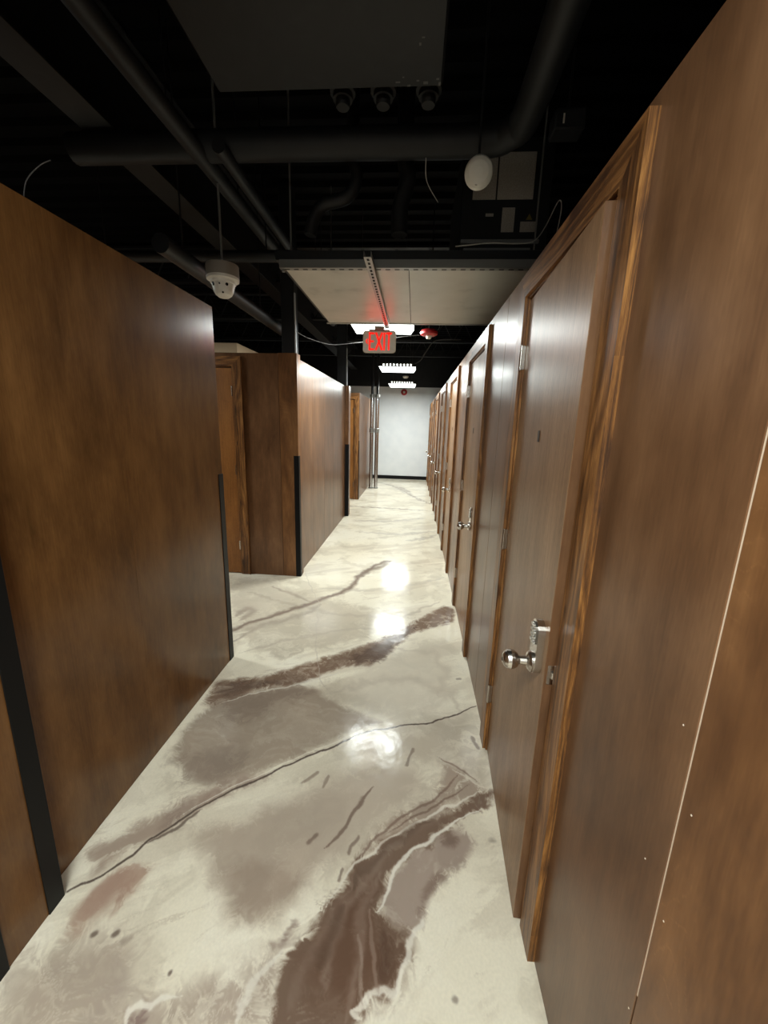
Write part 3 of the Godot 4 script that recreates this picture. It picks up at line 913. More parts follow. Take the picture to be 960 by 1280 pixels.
func build_left_units() -> void:
	# nearest partition on the left
	var a := thing("wall_left", "tall stained plywood partition nearest the viewer on the left", "wall", Vector3.ZERO, "", "structure")
	sheet(a, Vector3(-1.17, 0, -2.31), Vector3(-1.15, WALL_TOP, -1.5), mats.ply_left, Vector2(0.06, 0.3))
	sheet(a, Vector3(-1.17, 0, -1.5), Vector3(-1.15, WALL_TOP, -0.92), mats.ply_left, Vector2(0.06, 0.3))
	sheet(a, Vector3(-1.17, 0, -0.69), Vector3(-1.15, WALL_TOP, 0.5), mats.ply_left, Vector2(0.5, 0.8))
	sheet(a, Vector3(-1.17, 0, 0.503), Vector3(-1.15, WALL_TOP, 1.72), mats.ply_left, Vector2(0.2, 0.1))
	sheet(a, Vector3(-1.17, 0, 1.723), Vector3(-1.15, WALL_TOP, 4.2), mats.ply_left, Vector2(0.8, 0.6))
	sheet(a, Vector3(-3.4, 0, -2.31), Vector3(-1.17, WALL_TOP, -2.29), mats.ply_left, Vector2(0.3, 0.2))
	sheet(a, Vector3(-3.4, 2.1, -2.29), Vector3(-1.17, 2.12, 4.2), mats.ply_left, Vector2(0.3, 0.2), "", "roof_panel")
	sheet(a, Vector3(-1.17, 0, -0.924), Vector3(-1.092, WALL_TOP, -0.69), mats.ply_left, Vector2(0.86, 0.1), "", "column_cover")
	corner_guard(a, -1.092, -0.924, 0.05, 0.052, 1.22, 1.0, -1.0)
	corner_guard(a, -1.092, -0.69, 0.05, 0.055, 1.22, 1.0, 1.0)
	corner_guard(a, -1.15, -2.31, 0.05, 0.05, 1.236, 1.0, -1.0)

	# second unit, with a door facing the viewer
	var b := thing("wall_left_middle", "plywood room unit beyond the side aisle with corner facing the viewer", "wall", Vector3.ZERO, "", "structure")
	var zf := -3.77
	var dx := -1.715 - OPENING * 0.5
	sheet(b, Vector3(-1.715, 0, zf - 0.02), Vector3(-1.2825, WALL_TOP, zf), mats.ply, Vector2(0.37, 0.4))
	sheet(b, Vector3(-1.2795, 0, zf - 0.115), Vector3(-1.104, WALL_TOP + 0.005, zf), mats.ply_cathedral, Vector2(0.75, 0.62), "", "column_cover")
	sheet(b, Vector3(-1.715 - OPENING, HEAD, zf - 0.02), Vector3(-1.715, WALL_TOP, zf), mats.ply, Vector2(0.1, 0.9))
	sheet(b, Vector3(-3.4, 0, zf - 0.02), Vector3(-1.715 - OPENING, WALL_TOP, zf), mats.ply, Vector2(0.6, 0.3))
	var z0 := -3.885
	var i := 0
	for z1 in [-4.45, -5.03, -5.61, -6.19, -6.57]:
		sheet(b, Vector3(-1.155, 0, z1 + 0.001), Vector3(-1.135, 2.145, z0 - 0.001), mats.ply, Vector2(0.2 + 0.33 * i, 0.21 * i))
		z0 = z1
		i += 1
	sheet(b, Vector3(-1.28, 0, -6.74), Vector3(-1.075, 2.15, -6.57), mats.ply_cathedral, Vector2(0.1, 0.3), "", "column_cover")
	sheet(b, Vector3(-3.4, 0, -6.72), Vector3(-1.28, 2.145, -6.70), mats.ply, Vector2(0.4, 0.2))
	sheet(b, Vector3(-3.4, 2.09, -6.70), Vector3(-1.28, 2.11, zf - 0.02), mats.ply, Vector2(0.2, 0.2), "", "roof_panel")
	corner_guard(b, -1.104, zf, 0.046, 0.046, 1.235, 1.0, 1.0)
	corner_guard(b, -1.075, -6.57, 0.058, 0.046, 1.22, 1.0, 1.0)
	build_door("door_8", "wooden door in the side aisle facing the viewer, beside the left corner unit", Vector3(dx, 0, zf), 0.0, 1.0, 0.0, 0.44, mats.slab_orange, false)
	var ub := thing("plywood_box", "pale unstained plywood box on top of the middle left unit", "box", Vector3(-2.5, 2.11, -4.9))
	var st := mb()
	box(st, Vector3(-0.46, 0, -0.45), Vector3(0.46, 0.3, 0.27), 0.002, Vector2(0.3, 0.3), true)
	part(ub, "box_body", st, mats.raw_ply)

	# third unit
	var c := thing("wall_left_far", "farthest plywood room unit on the left beside two silver pipes", "wall", Vector3.ZERO, "", "structure")
	zf = -8.16
	dx = -1.215 - OPENING * 0.5
	sheet(c, Vector3(-1.215, 0, zf - 0.02), Vector3(-1.118, WALL_TOP, zf), mats.ply, Vector2(0.37, 0.4))
	sheet(c, Vector3(-1.215 - OPENING, HEAD, zf - 0.02), Vector3(-1.215, WALL_TOP, zf), mats.ply, Vector2(0.1, 0.9))
	sheet(c, Vector3(-3.4, 0, zf - 0.02), Vector3(-1.215 - OPENING, WALL_TOP, zf), mats.ply, Vector2(0.6, 0.3))
	sheet(c, Vector3(-1.138, 0, -9.2), Vector3(-1.118, WALL_TOP, zf - 0.02), mats.ply, Vector2(0.2, 0.5))
	sheet(c, Vector3(-1.138, 0, -10.1), Vector3(-1.118, WALL_TOP, -9.2), mats.ply, Vector2(0.7, 0.1))
	sheet(c, Vector3(-3.4, 0, -10.1), Vector3(-1.138, WALL_TOP, -10.08), mats.ply, Vector2(0.7, 0.1))
	sheet(c, Vector3(-3.4, 2.1, -10.08), Vector3(-1.138, 2.12, zf - 0.02), mats.ply, Vector2(0.2, 0.2), "", "roof_panel")
	corner_guard(c, -1.118, zf, 0.014, 0.04, 1.22, 1.0, 1.0)
	build_door("door_9", "small distant wooden door facing the viewer in the farthest left unit", Vector3(dx, 0, zf), 0.0, 1.0, 0.0, 0.71, mats.slab_orange, false)

	# steel columns standing inside the unit corners
	for q in [[-1.29, -1.165, -3.92, -4.05, "black steel column rising from the middle left unit's near corner"], [-1.275, -1.125, -6.59, -6.72, "black steel column rising from the middle left unit's far corner"]]:
		var col := thing("steel_column", q[4], "column", Vector3(q[0], 0, q[2]), "steel columns on the left")
		var w: float = q[1] - q[0]
		var stc := mb()
		box(stc, Vector3(0, 2.112, q[3] - q[2]), Vector3(w, 3.6, 0), 0.008)
		part(col, "column_shaft", stc, mats.black_gloss)
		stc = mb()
		box(stc, Vector3(w, 2.17 if q[2] > -5.0 else 2.15, -0.022), Vector3(w + 0.014, 2.72, -0.002), 0.002)  # pale strip added where the black column's edge shows lit
		part(col, "lit_edge_strip", stc, mats.channel, "pale strip added for the lit edge of the column")
	# galvanised pipes near the end wall
	for q in [[-1.03, "left of two silver galvanised pipes standing before the white end wall"], [-0.905, "right of two silver galvanised pipes standing before the white end wall"]]:
		var p := thing("galvanised_pipe", q[1], "pipe", Vector3(q[0], 0, -9.75), "standing silver pipes")
		var st1 := mb()
		tube(st1, [Vector3(0, 0, 0), Vector3(0, 2.2, 0)], 0.046, 20)
		part(p, "pipe_shaft", st1, mats.zinc)
		st1 = mb()
		lathe(st1, [Vector2(0.046, 1.36), Vector2(0.058, 1.37), Vector2(0.058, 1.46), Vector2(0.046, 1.47)], Vector3.ZERO, Vector3.UP, 20)
		part(p, "coupling", st1, mats.rail)
		st1 = mb()
		lathe(st1, [Vector2(0.0, 0.0), Vector2(0.058, 0.0), Vector2(0.058, 0.015), Vector2(0.048, 0.03)], Vector3.ZERO, Vector3.UP, 20)
		part(p, "floor_flange", st1, mats.rail)
		st1 = mb()
		lathe(st1, [Vector2(0.046, 2.18), Vector2(0.06, 2.19), Vector2(0.06, 2.25), Vector2(0.04, 2.26)], Vector3.ZERO, Vector3.UP, 20)
		part(p, "coupling", st1, mats.rail)
		st1 = mb()
		tube(st1, [Vector3(0, 2.25, 0), Vector3(0, 3.6, 0)], 0.034, 14)
		part(p, "upper_pipe", st1, mats.black_gloss, "black painted upper length")

# ---------------------------------------------------------------- ceiling lights
func build_ceiling_lights() -> void:
	var spots := [
		[Vector3(-0.37, 2.5, -4.36), "white LED ceiling light just behind the exit sign"],
		[Vector3(-0.345, 2.5, -7.48), "middle LED ceiling light hanging beyond the exit sign"],
		[Vector3(-0.335, 2.46, -9.97), "farthest LED ceiling light, close to the white end wall"],
		[Vector3(-0.36, 2.5, 0.35), "LED ceiling light above and behind the viewer"],
		[Vector3(-0.36, 2.5, 3.1), "LED ceiling light at the end behind the viewer"],
		[Vector3(-3.5, 2.5, -3.04), "LED ceiling light over the left side aisle"],
	]
	for s in spots:
		var l := thing("ceiling_light", s[1], "light", s[0], "LED ceiling lights")
		var st := mb()
		# frosted lens: sloped sides, flat bottom
		var lo := [Vector3(-0.29, 0, 0.17), Vector3(0.29, 0, 0.17), Vector3(0.29, 0, -0.17), Vector3(-0.29, 0, -0.17)]
		var hi := [Vector3(-0.32, 0.05, 0.2), Vector3(0.32, 0.05, 0.2), Vector3(0.32, 0.05, -0.2), Vector3(-0.32, 0.05, -0.2)]
		quad(st, lo[0], lo[1], lo[2], lo[3], Vector3.DOWN)
		for k in 4:
			var m := (k + 1) % 4
			var n := ((lo[k] + lo[m]) as Vector3) * 0.5
			n = Vector3(n.x if absf(n.x) > 0.2 else 0.0, -0.1, n.z if absf(n.z) > 0.1 else 0.0).normalized()
			quad(st, lo[k], lo[m], hi[m], hi[k], n)
		part(l, "lens", st, mats.lens)
		st = mb()
		box(st, Vector3(-0.325, 0.05, -0.205), Vector3(0.325, 0.062, 0.205), 0.003)
		box(st, Vector3(-0.28, 0.062, -0.16), Vector3(0.28, 0.115, 0.16), 0.006)
		var housing := part(l, "housing", st, mats.grey_plastic)
		for k in 9:
			st = mb()
			box(st, Vector3(-0.252 + k * 0.06, 0.072, 0.158), Vector3(-0.232 + k * 0.06, 0.1, 0.164), 0.002)
			part(housing, "lit_vent", st, mats.lens, "small glowing vent")
		for sx in [-0.22, 0.22]:
			st = mb()
			tube(st, [Vector3(sx, 0.11, 0), Vector3(sx, 3.6 - s[0].y, 0)], 0.002, 6)
			part(l, "hanging_wire", st, mats.cable_dark)
		var lamp := AreaLight3D.new()
		lamp.name = "lamp"
		lamp.area_size = Vector2(0.58, 0.34)
		lamp.area_normalize_energy = true
		lamp.light_color = LIGHT_COLOR
		lamp.light_energy = LIGHT_ENERGY
		lamp.area_range = 20.0
		lamp.area_attenuation = 2.0
		lamp.shadow_enabled = true
		l.add_child(lamp, true)
		lamp.position = Vector3(0, -0.006, 0)
		lamp.rotation = Vector3(-PI / 2, 0, 0)

# ---------------------------------------------------------------- ducts, pipes and the air handler
func pipe(label: String, path: Array, r: float, m: Material, called := "ceiling_pipe", hangers := []) -> Node3D:
	var base: Vector3 = path[0]
	var p := thing(called, label, "pipe", base, "black pipes under the roof")
	var st := mb()
	tube(st, path.map(func(v): return v - base), r, 16)
	part(p, "pipe_run", st, m)
	for h in hangers:
		var q: Vector3 = h - base
		st = mb()
		tube(st, [q + Vector3(0, r * 0.5, 0), Vector3(q.x, 3.61 - base.y, q.z)], 0.005, 6)
		part(p, "hanger_rod", st, mats.black)
	return p

func build_overhead() -> void:
	var d := thing("air_duct", "wide flat black air duct overhead in the foreground", "duct", Vector3(-0.445, 3.0, -2.1))
	var st := mb()
	box(st, Vector3(-0.505, 0, 0), Vector3(0.505, 0.42, 3.4), 0.01)
	var duct_body := part(d, "duct_body", st, mats.black)
	for z in [1.2, 2.4]:
		st = mb()
		box(st, Vector3(-0.515, -0.012, z), Vector3(0.515, 0.43, z + 0.03), 0.004)
		part(d, "duct_flange", st, mats.black)
	for z in [0.4, 2.0]:
		for x in [-0.4, 0.4]:
			st = mb()
			tube(st, [Vector3(x, 0.41, z), Vector3(x, 0.61, z)], 0.006, 6)
			part(d, "hanger_rod", st, mats.black)
	for q in [[0.30, 0.05, 0.02, 0.008], [0.35, 0.03, 0.014, 0.01], [0.39, 0.055, 0.012, 0.008], [0.42, 0.04, 0.02, 0.014], [0.33, 0.075, 0.008, 0.006], [0.485, 0.03, 0.01, 0.02], [0.475, 0.06, 0.012, 0.01], [0.4, 0.22, 0.008, 0.012], [0.41, 0.25, 0.012, 0.006]]:
		st = mb()
		box(st, Vector3(q[0], -0.0012, q[1] - 0.02), Vector3(q[0] + q[2], 0.0, q[1] - 0.02 + q[3]), 0.0003)
		part(duct_body, "paint_chip", st, mats.chip)
	pipe("thick black pipe crossing the corridor overhead and turning towards the viewer", smooth_path([Vector3(-1.95, 3.0, -2.44), Vector3(-1.2, 3.0, -2.44), Vector3(-0.4, 3.0, -2.44), Vector3(0.28, 3.0, -2.44), Vector3(0.42, 3.0, -2.38), Vector3(0.47, 3.0, -2.25), Vector3(0.47, 3.0, -1.6), Vector3(0.47, 3.0, -0.4)], 5), 0.072, mats.black, "ceiling_pipe", [Vector3(-1.4, 3.0, -2.44), Vector3(-0.15, 3.0, -2.44), Vector3(0.47, 3.0, -1.0)])
	pipe("black pipe running deep beside the dome camera above the left wall", [Vector3(-1.4, 2.47, -2.28), Vector3(-1.4, 2.47, -4.3)], 0.05, mats.pipe_black, "ceiling_pipe", [Vector3(-1.4, 2.47, -2.5), Vector3(-1.4, 2.47, -3.7)])
	pipe("black pipe high over the left wall, beside the roof beam", [Vector3(-1.22, 2.95, -1.2), Vector3(-1.22, 2.95, -6.0)], 0.045, mats.black, "ceiling_pipe", [Vector3(-1.22, 2.95, -2.9), Vector3(-1.22, 2.95, -5.0)])
	pipe("short black pipe running deep left of the silver tray", [Vector3(-1.06, 2.92, -2.3), Vector3(-1.06, 2.92, -5.2)], 0.035, mats.black, "ceiling_pipe", [Vector3(-1.06, 2.92, -2.9), Vector3(-1.06, 2.92, -4.6)])
	pipe("thin black cross pipe above the dome camera", [Vector3(-3.2, 2.75, -3.2), Vector3(-0.9, 2.75, -3.2)], 0.04, mats.black, "ceiling_pipe", [Vector3(-2.4, 2.75, -3.2), Vector3(-1.15, 2.75, -3.2)])
	# roof beam
	var bm := thing("roof_beam", "heavy black steel beam running deep over the left units", "beam", Vector3(-1.75, 3.05, 4.1))
	st = mb()
	box(st, Vector3(-0.09, 0, -15.7), Vector3(0.09, 0.014, 0), 0.002)
	box(st, Vector3(-0.006, 0.014, -15.7), Vector3(0.006, 0.536, 0), 0.001)
	box(st, Vector3(-0.09, 0.536, -15.7), Vector3(0.09, 0.55, 0), 0.002)
	part(bm, "beam_profile", st, mats.black)
	for k in 4:
		var jz := -5.2 - k * 1.7
		var j := thing("roof_joist", ["nearest black cross joist beyond the silver tray", "second black cross joist under the far roof", "third black cross joist under the far roof", "farthest black cross joist before the white end wall"][k], "joist", Vector3(-4.9, 3.2, jz), "black cross joists")
		st = mb()
		box(st, Vector3(0, 0, -0.05), Vector3(7.2, 0.03, 0.05), 0.002)
		box(st, Vector3(0, 0.37, -0.05), Vector3(7.2, 0.4, 0.05), 0.002)
		part(j, "chord", st, mats.black)
		st = mb()
		for m in 18:
			var x := m * 0.4
			tube(st, [Vector3(x, 0.02, 0), Vector3(x + 0.2, 0.38, 0), Vector3(x + 0.4, 0.02, 0)], 0.01, 5)
		part(j, "web", st, mats.black)
	# hanging flexible hoses
	var hoses := [
		["left of two black hoses dropping behind the thick cross pipe", [Vector3(-0.42, 3.6, -2.66), Vector3(-0.42, 3.1, -2.66), Vector3(-0.4, 2.95, -2.66), Vector3(-0.46, 2.86, -2.66), Vector3(-0.6, 2.82, -2.66), Vector3(-0.66, 2.74, -2.66), Vector3(-0.68, 2.66, -2.66)], 0.036],
		["right of two black hoses dropping behind the thick cross pipe", [Vector3(-0.12, 3.6, -2.66), Vector3(-0.12, 3.1, -2.66), Vector3(-0.1, 2.95, -2.66), Vector3(-0.14, 2.8, -2.66), Vector3(-0.14, 2.66, -2.66)], 0.048],
	]
	for h in hoses:
		var o := thing("flexible_hose", h[0], "hose", h[1][0], "black hoses by the air handler")
		st = mb()
		tube(st, smooth_path(h[1], 6).map(func(v): return v - h[1][0]), h[2], 14)
		part(o, "hose_run", st, mats.black)
	for q in [[-0.4, "leftmost of three black pipe stubs behind the wide duct"], [-0.21, "middle of three black pipe stubs behind the wide duct"], [0.0, "rightmost of three black pipe stubs behind the wide duct"]]:
		var o := thing("pipe_stub", q[1], "pipe", Vector3(q[0], 3.0, -2.2), "pipe stubs behind the duct")
		st = mb()
		tube(st, [Vector3(0, 0.03, 0), Vector3(0, 0.61, 0)], 0.046, 16)
		part(o, "stub_pipe", st, mats.black)
		st = mb()
		lathe(st, [Vector2(0, 0), Vector2(0.03, 0), Vector2(0.034, 0.012), Vector2(0.034, 0.05), Vector2(0.06, 0.055), Vector2(0.06, 0.085), Vector2(0.046, 0.09)], Vector3.ZERO, Vector3.UP, 16)
		part(o, "stub_collar", st, mats.black)
	# silver tray under the air handler
	var t := thing("drain_tray", "silver sheet metal tray hanging across the corridor under the air handler", "tray", Vector3(0, 2.5, 0))
	for q in [[-0.86, -0.078], [-0.074, 0.7]]:
		st = mb()
		box(st, Vector3(q[0], 0, -4.1), Vector3(q[1], 0.004, -2.7), 0.001)
		part(t, "tray_sheet", st, mats.steel)
	st = mb()
	box(st, Vector3(-0.078, 0.002, -4.1), Vector3(-0.074, 0.006, -2.7), 0.0003)
	part(t, "sheet_joint", st, mats.slot)
	st = mb()
	box(st, Vector3(-0.89, 0.0, -2.7), Vector3(0.72, 0.045, -2.697), 0.001)
	box(st, Vector3(-0.89, -0.004, -2.74), Vector3(0.72, 0.0, -2.697), 0.001)
	var front_rail := part(t, "front_rail", st, mats.rail, "slotted metal rail along the near edge")
	st = mb()
	box(st, Vector3(-0.89, -0.004, -4.1), Vector3(0.72, 0.0, -4.06), 0.001)
	box(st, Vector3(-0.89, -0.004, -4.103), Vector3(0.72, 0.035, -4.1), 0.001)
	part(t, "rear_rail", st, mats.rail)
	st = mb()
	var x := -0.86
	while x < 0.7:
		box(st, Vector3(x, -0.0052, -2.728), Vector3(x + 0.03, -0.0038, -2.716), 0.0002)
		x += 0.058
	var sl := part(front_rail, "rail_slots", st, mats.slot)
	stuff(sl)
	st = mb()
	box(st, Vector3(-0.92, 0.045, -4.1), Vector3(0.75, 0.1, -2.71), 0.003)
	part(t, "support_frame", st, mats.black_gloss)
	for q in [[-0.83, -2.76], [0.68, -2.76], [-0.83, -4.0], [0.68, -4.0]]:
		st = mb()
		tube(st, [Vector3(q[0], 0.09, q[1]), Vector3(q[0], 1.11, q[1])], 0.006, 6)
		part(t, "hanger_rod", st, mats.rail)
	st = mb()
	lathe(st, [Vector2(0, -0.02), Vector2(0.01, -0.02), Vector2(0.012, -0.01), Vector2(0.01, 0.0), Vector2(0, 0)], Vector3(-0.87, 0, -2.72), Vector3.UP, 8)
	part(t, "rail_bolt", st, mats.rail)
	# slotted bar under the tray that carries the sign
	var bar := thing("slotted_bar", "perforated metal bar fixed under the tray, holding the exit sign", "bar", Vector3(-0.302, 2.46, -2.44))
	st = mb()
	box(st, Vector3(-0.022, 0.0, -1.66), Vector3(0.022, 0.004, 0), 0.0008)
	box(st, Vector3(-0.022, 0.004, -1.66), Vector3(-0.018, 0.03, 0), 0.0008)
	box(st, Vector3(0.018, 0.004, -1.66), Vector3(0.022, 0.03, 0), 0.0008)
	var channel := part(bar, "bar_channel", st, mats.rail)
	st = mb()
	for k in 30:
		box(st, Vector3(-0.007, -0.0012, -0.05 - k * 0.055), Vector3(0.007, 0.0002, -0.02 - k * 0.055), 0.0002)
	stuff(part(channel, "bar_slots", st, mats.slot))
	# air handler
	var ah := thing("air_handler", "black air handler cabinet with paper labels above the tray", "air handler", Vector3(0.5, 2.6, -2.95))
	st = mb()
	box(st, Vector3(-0.26, 0.06, -1.0), Vector3(0.3, 0.72, 0), 0.006)
	var cabinet := part(ah, "cabinet", st, mats.black)
	st = mb()
	box(st, Vector3(-0.26, 0.0, -1.0), Vector3(-0.2, 0.06, 0.0), 0.003)
	box(st, Vector3(0.22, 0.0, -1.0), Vector3(0.28, 0.06, 0.0), 0.003)
	part(ah, "cabinet_feet", st, mats.black)
	st = mb()
	box(st, Vector3(-0.25, 0.125, 0.0), Vector3(0.25, 0.148, 0.02), 0.002)
	box(st, Vector3(-0.23, 0.07, 0.0), Vector3(0.2, 0.1, 0.014), 0.002)
	part(ah, "drip_rail", st, mats.rail)
	for q in [[-0.19, 0.38, -0.045, 0.64], [-0.035, 0.38, 0.19, 0.64], [0.005, 0.195, 0.085, 0.335], [0.125, 0.195, 0.225, 0.255]]:
		st = mb()
		box(st, Vector3(q[0], q[1], 0.0), Vector3(q[2], q[3], 0.002), 0.0004)
		part(cabinet, "paper_label", st, mats.paper, "paper label on the cabinet")
	st = mb()
	box(st, Vector3(-0.1, 0.285, 0.0), Vector3(-0.05, 0.302, 0.003), 0.0005)
	part(cabinet, "small_badge", st, mats.paper)
	st = mb()
	prism(st, [Vector3(0.158, 0.265, 0.002), Vector3(0.198, 0.265, 0.002), Vector3(0.178, 0.3, 0.002)], Vector3(0, 0, -0.002))
	part(cabinet, "warning_triangle", st, plain(Color8(120, 104, 50), 0.7))
	# cables
	cable("white wire dangling beside the air handler, over the tray", [Vector3(0.0, 2.93, -2.44), Vector3(0.01, 2.88, -2.55), Vector3(0.08, 2.8, -2.6)], 0.002, mats.cable)
	cable("white wire lying along the tray's near edge by the air handler", [Vector3(0.2, 2.615, -2.7), Vector3(0.3, 2.62, -2.69), Vector3(0.42, 2.63, -2.69), Vector3(0.56, 2.625, -2.69), Vector3(0.66, 2.64, -2.69), Vector3(0.72, 2.72, -2.7), Vector3(0.78, 2.85, -2.7), Vector3(0.8, 2.8, -2.7), Vector3(0.78, 2.62, -2.7)], 0.003, mats.cable)
	cable("thin wire end poking up over the nearest left partition", [Vector3(-1.18, 2.15, -1.25), Vector3(-1.17, 2.22, -1.26), Vector3(-1.14, 2.27, -1.28), Vector3(-1.11, 2.29, -1.29)], 0.0015, mats.cable_dark)
	cable("grey cable sagging across from the left column to the exit sign", [Vector3(-1.165, 2.4, -4.0), Vector3(-1.12, 2.4, -4.3), Vector3(-0.95, 2.4, -4.6), Vector3(-0.7, 2.42, -4.6), Vector3(-0.45, 2.45, -4.6), Vector3(-0.1, 2.5, -4.6), Vector3(0.12, 2.52, -4.6), Vector3(0.22, 2.58, -4.6), Vector3(0.2, 2.66, -4.6)], 0.0035, mats.cable_dark)
	cable("grey cable curving up from the middle ceiling light", [Vector3(-0.1, 2.6, -7.4), Vector3(0.05, 2.66, -7.3), Vector3(0.15, 2.8, -7.2), Vector3(0.3, 2.95, -7.1), Vector3(0.7, 2.95, -7.0)], 0.008, mats.cable_dark)

func cable(label: String, pts: Array, r: float, m: Material) -> void:
	var o := thing("loose_cable", label, "cable", pts[0], "loose cables")
	var st := mb()
	tube(st, smooth_path(pts, 6).map(func(v): return v - pts[0]), r, 7)
	part(o, "cable_run", st, m)

# ---------------------------------------------------------------- sign, camera, alarms
func letter_strokes(st: SurfaceTool, strokes: Array, z: float) -> void:
	for s in strokes:
		var a := Vector2(s[0], s[1])
		var b := Vector2(s[2], s[3])
		var w: float = s[4] * 0.5
		var t := (b - a).normalized()
		var n := Vector2(-t.y, t.x) * w
		prism(st, [Vector3(a.x + n.x, a.y + n.y, z), Vector3(b.x + n.x, b.y + n.y, z), Vector3(b.x - n.x, b.y - n.y, z), Vector3(a.x - n.x, a.y - n.y, z)], Vector3(0, 0, -0.003))

func build_devices() -> void:
	# exit sign
	var ex := thing("exit_sign", "red lit EXIT sign with left arrow hanging under the silver tray", "sign", Vector3(-0.372, 2.235, -4.06))
	var st := mb()
	var pts := []
	for c in [[0.13, 0.17, 0.0], [-0.13, 0.17, PI / 2], [-0.13, 0.022, PI], [0.13, 0.022, PI * 1.5]]:
		for k in 5:
			var a: float = c[2] + PI / 2 * k / 4.0
			pts.append(Vector3(c[0] + cos(a) * 0.024, c[1] + sin(a) * 0.022, 0.005))
	prism(st, pts, Vector3(0, 0, -0.01))
	var panel := part(ex, "sign_panel", st, mats.sign_panel, "grey clear panel")
	var loop := pts.map(func(p): return Vector3(p.x, p.y, 0.0))
	loop.append(loop[0])
	st = mb()
	tube(st, loop, 0.0055, 6, false)
	part(ex, "sign_rim", st, mats.sign_rim)
	var y0 := 0.02
	var y1 := 0.178
	var ym := (y0 + y1) * 0.5
	var w := 0.015
	var letters := {
		"letter_e": [[-0.094, y0, -0.094, y1, w], [-0.1, y0 + w / 2, -0.05, y0 + w / 2, w], [-0.1, ym, -0.054, ym, w], [-0.1, y1 - w / 2, -0.05, y1 - w / 2, w]],
		"letter_x": [[-0.034, y0, 0.026, y1, w * 1.15], [0.026, y0, -0.034, y1, w * 1.15]],
		"letter_i": [[0.047, y0, 0.047, y1, w]],
		"letter_t": [[0.091, y0, 0.091, y1, w], [0.064, y1 - w / 2, 0.118, y1 - w / 2, w]],
		"arrow": [[-0.13, ym, -0.112, ym + 0.022, 0.008], [-0.13, ym, -0.112, ym - 0.022, 0.008]],
	}
	for k in letters:
		st = mb()
		letter_strokes(st, letters[k], 0.0085)
		part(panel, k, st, mats.sign_red, "glowing red")
	st = mb()
	box(st, Vector3(-0.1, 0.19, -0.02), Vector3(0.1, 0.204, 0.02), 0.003)
	box(st, Vector3(-0.045, 0.204, -0.03), Vector3(0.045, 0.231, 0.03), 0.003)
	part(ex, "sign_bracket", st, mats.grey_plastic)
	var glow := AreaLight3D.new()
	glow.name = "sign_light"
	glow.area_size = Vector2(0.24, 0.14)
	glow.light_color = Color(1.0, 0.1, 0.05)
	glow.light_energy = 0.03
	glow.area_range = 20.0
	glow.area_attenuation = 2.0
	glow.shadow_enabled = true
	ex.add_child(glow, true)
	glow.position = Vector3(0, 0.1, 0.014)
	glow.rotation = Vector3(0, PI, 0)
	# dome camera
	var dc := thing("dome_camera", "white dome security camera hanging on a rod over the left aisle", "camera", Vector3(-1.213, 2.29, -2.6))
	st = mb()
	lathe(st, [Vector2(0, 0.185), Vector2(0.094, 0.185), Vector2(0.096, 0.18), Vector2(0.096, 0.118), Vector2(0.09, 0.112), Vector2(0.0, 0.112)], Vector3.ZERO, Vector3.UP, 32)
	part(dc, "mounting_ring", st, mats.grey_plastic)
	st = mb()
	lathe(st, [Vector2(0, 0.12), Vector2(0.09, 0.12), Vector2(0.096, 0.114), Vector2(0.095, 0.1), Vector2(0.078, 0.094), Vector2(0.076, 0.082), Vector2(0.07, 0.078), Vector2(0.064, 0.06), Vector2(0.058, 0.036), Vector2(0.048, 0.018), Vector2(0.032, 0.006), Vector2(0.014, 0.001), Vector2(0, 0)], Vector3.ZERO, Vector3.UP, 32)
	var dome := part(dc, "camera_housing", st, mats.white_plastic)
	for q in [[-0.6, 0.068, 0.011], [0.1, 0.066, 0.005], [0.75, 0.066, 0.009], [0.35, 0.022, 0.006]]:
		var rr := 0.066 if q[1] > 0.05 else 0.05
		st = mb()
		lathe(st, [Vector2(0, 0.006), Vector2(q[2] * 0.7, 0.005), Vector2(q[2], 0.0), Vector2(q[2], -0.012)], Vector3(sin(q[0]) * rr, q[1], cos(q[0]) * rr), Vector3(sin(q[0]), -0.2, cos(q[0])), 12)
		part(dome, "camera_lens", st, mats.dark_lens, "small dark lens")
	st = mb()
	tube(st, [Vector3(0, 0.183, 0), Vector3(0, 1.32, 0)], 0.007, 8)
	part(dc, "hanging_rod", st, mats.rail)
	# round white alarm in front of the air handler
	var sd := thing("smoke_alarm", "round white smoke alarm hanging before the black air handler", "alarm", Vector3(0.252, 2.73, -2.2))
	var ax := Vector3(-0.1, -0.35, 0.93).normalized()
	st = mb()
	lathe(st, [Vector2(0, -0.03), Vector2(0.06, -0.03), Vector2(0.066, -0.02), Vector2(0.066, 0.0), Vector2(0.06, 0.012), Vector2(0.045, 0.022), Vector2(0.02, 0.027), Vector2(0, 0.028)], Vector3.ZERO, ax, 32)
	var alarm := part(sd, "alarm_body", st, mats.white_plastic)
	st = mb()
	lathe(st, [Vector2(0, 0.004), Vector2(0.004, 0.002), Vector2(0.004, -0.006)], Vector3(-0.005, 0.04, 0.005) + ax * 0.018, ax, 8)
	part(alarm, "indicator_light", st, mats.led, "small red light")
	for q in [[-0.006, -0.04, 0.008], [0.016, -0.036, 0.005]]:
		st = mb()
		lathe(st, [Vector2(0, 0.002), Vector2(q[2], 0.001), Vector2(q[2], -0.004)], Vector3(q[0], q[1], -0.014) + ax * 0.018, ax, 10)
		part(alarm, "alarm_vent", st, mats.grey_plastic)
	st = mb()
	tube(st, [Vector3(0, 0.02, -0.03), Vector3(0, 0.9, -0.03)], 0.006, 8)
	part(sd, "hanging_rod", st, mats.black)
	# black box with a small light, right of the air handler
	var jb := thing("junction_box", "small black junction box high on the right by the big pipe", "box", Vector3(0.665, 2.93, -2.3))
	st = mb()
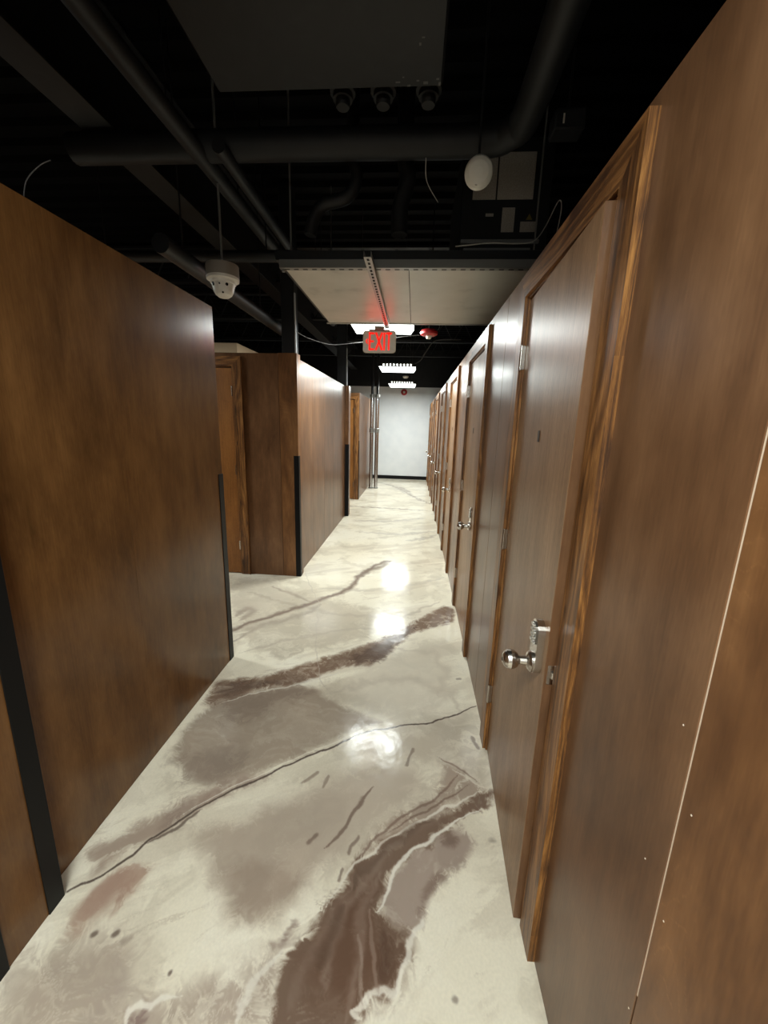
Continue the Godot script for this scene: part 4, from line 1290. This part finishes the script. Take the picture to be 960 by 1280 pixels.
	box(st, Vector3(-0.07, 0, -0.05), Vector3(0.07, 0.085, 0.05), 0.006)
	part(jb, "box_body", st, mats.black_gloss)
	st = mb()
	box(st, Vector3(-0.035, 0.02, 0.05), Vector3(-0.027, 0.06, 0.052), 0.0005)
	part(jb, "white_strip", st, mats.white_plastic)
	st = mb()
	tube(st, [Vector3(0, 0.08, 0), Vector3(0, 0.68, 0)], 0.006, 8)
	part(jb, "hanging_rod", st, mats.black)
	# red strobes
	strobe("red fire alarm strobe hanging right behind the silver tray", Vector3(0.105, 2.47, -4.28), Vector3.DOWN, true)
	strobe("tiny red fire alarm strobe on the white end wall", Vector3(-0.333, 2.47, -11.66), Vector3(0, 0, 1), false)
	var dt := thing("ceiling_sensor", "small white sensor between the two farthest ceiling lights", "sensor", Vector3(-0.23, 2.52, -8.7))
	st = mb()
	lathe(st, [Vector2(0, 0.04), Vector2(0.06, 0.04), Vector2(0.06, 0.02), Vector2(0.035, 0.0), Vector2(0, -0.005)], Vector3.ZERO, Vector3.UP, 20)
	part(dt, "sensor_body", st, mats.white_plastic)
	st = mb()
	tube(st, [Vector3(0, 0.035, 0), Vector3(0, 1.08, 0)], 0.006, 8)
	part(dt, "hanging_rod", st, mats.black)

func strobe(label: String, at: Vector3, axis: Vector3, hung: bool) -> void:
	var o := thing("fire_strobe", label, "alarm", at)
	var st := mb()
	lathe(st, [Vector2(0, -0.02 if hung else 0.0), Vector2(0.075, -0.02 if hung else 0.0), Vector2(0.088, 0.0), Vector2(0.085, 0.022), Vector2(0.06, 0.034), Vector2(0, 0.034)], Vector3.ZERO, axis, 24)
	part(o, "strobe_body", st, mats.red_plastic)
	st = mb()
	lathe(st, [Vector2(0.03, 0.03), Vector2(0.03, 0.045), Vector2(0.022, 0.06), Vector2(0, 0.065)], Vector3.ZERO, axis, 16)
	part(o, "strobe_lens", st, mats.white_plastic, "clear white dome")
	if hung:
		st = mb()
		tube(st, [Vector3(0, 0.015, 0), Vector3(0, 1.13, 0)], 0.006, 8)
		part(o, "hanging_rod", st, mats.black)
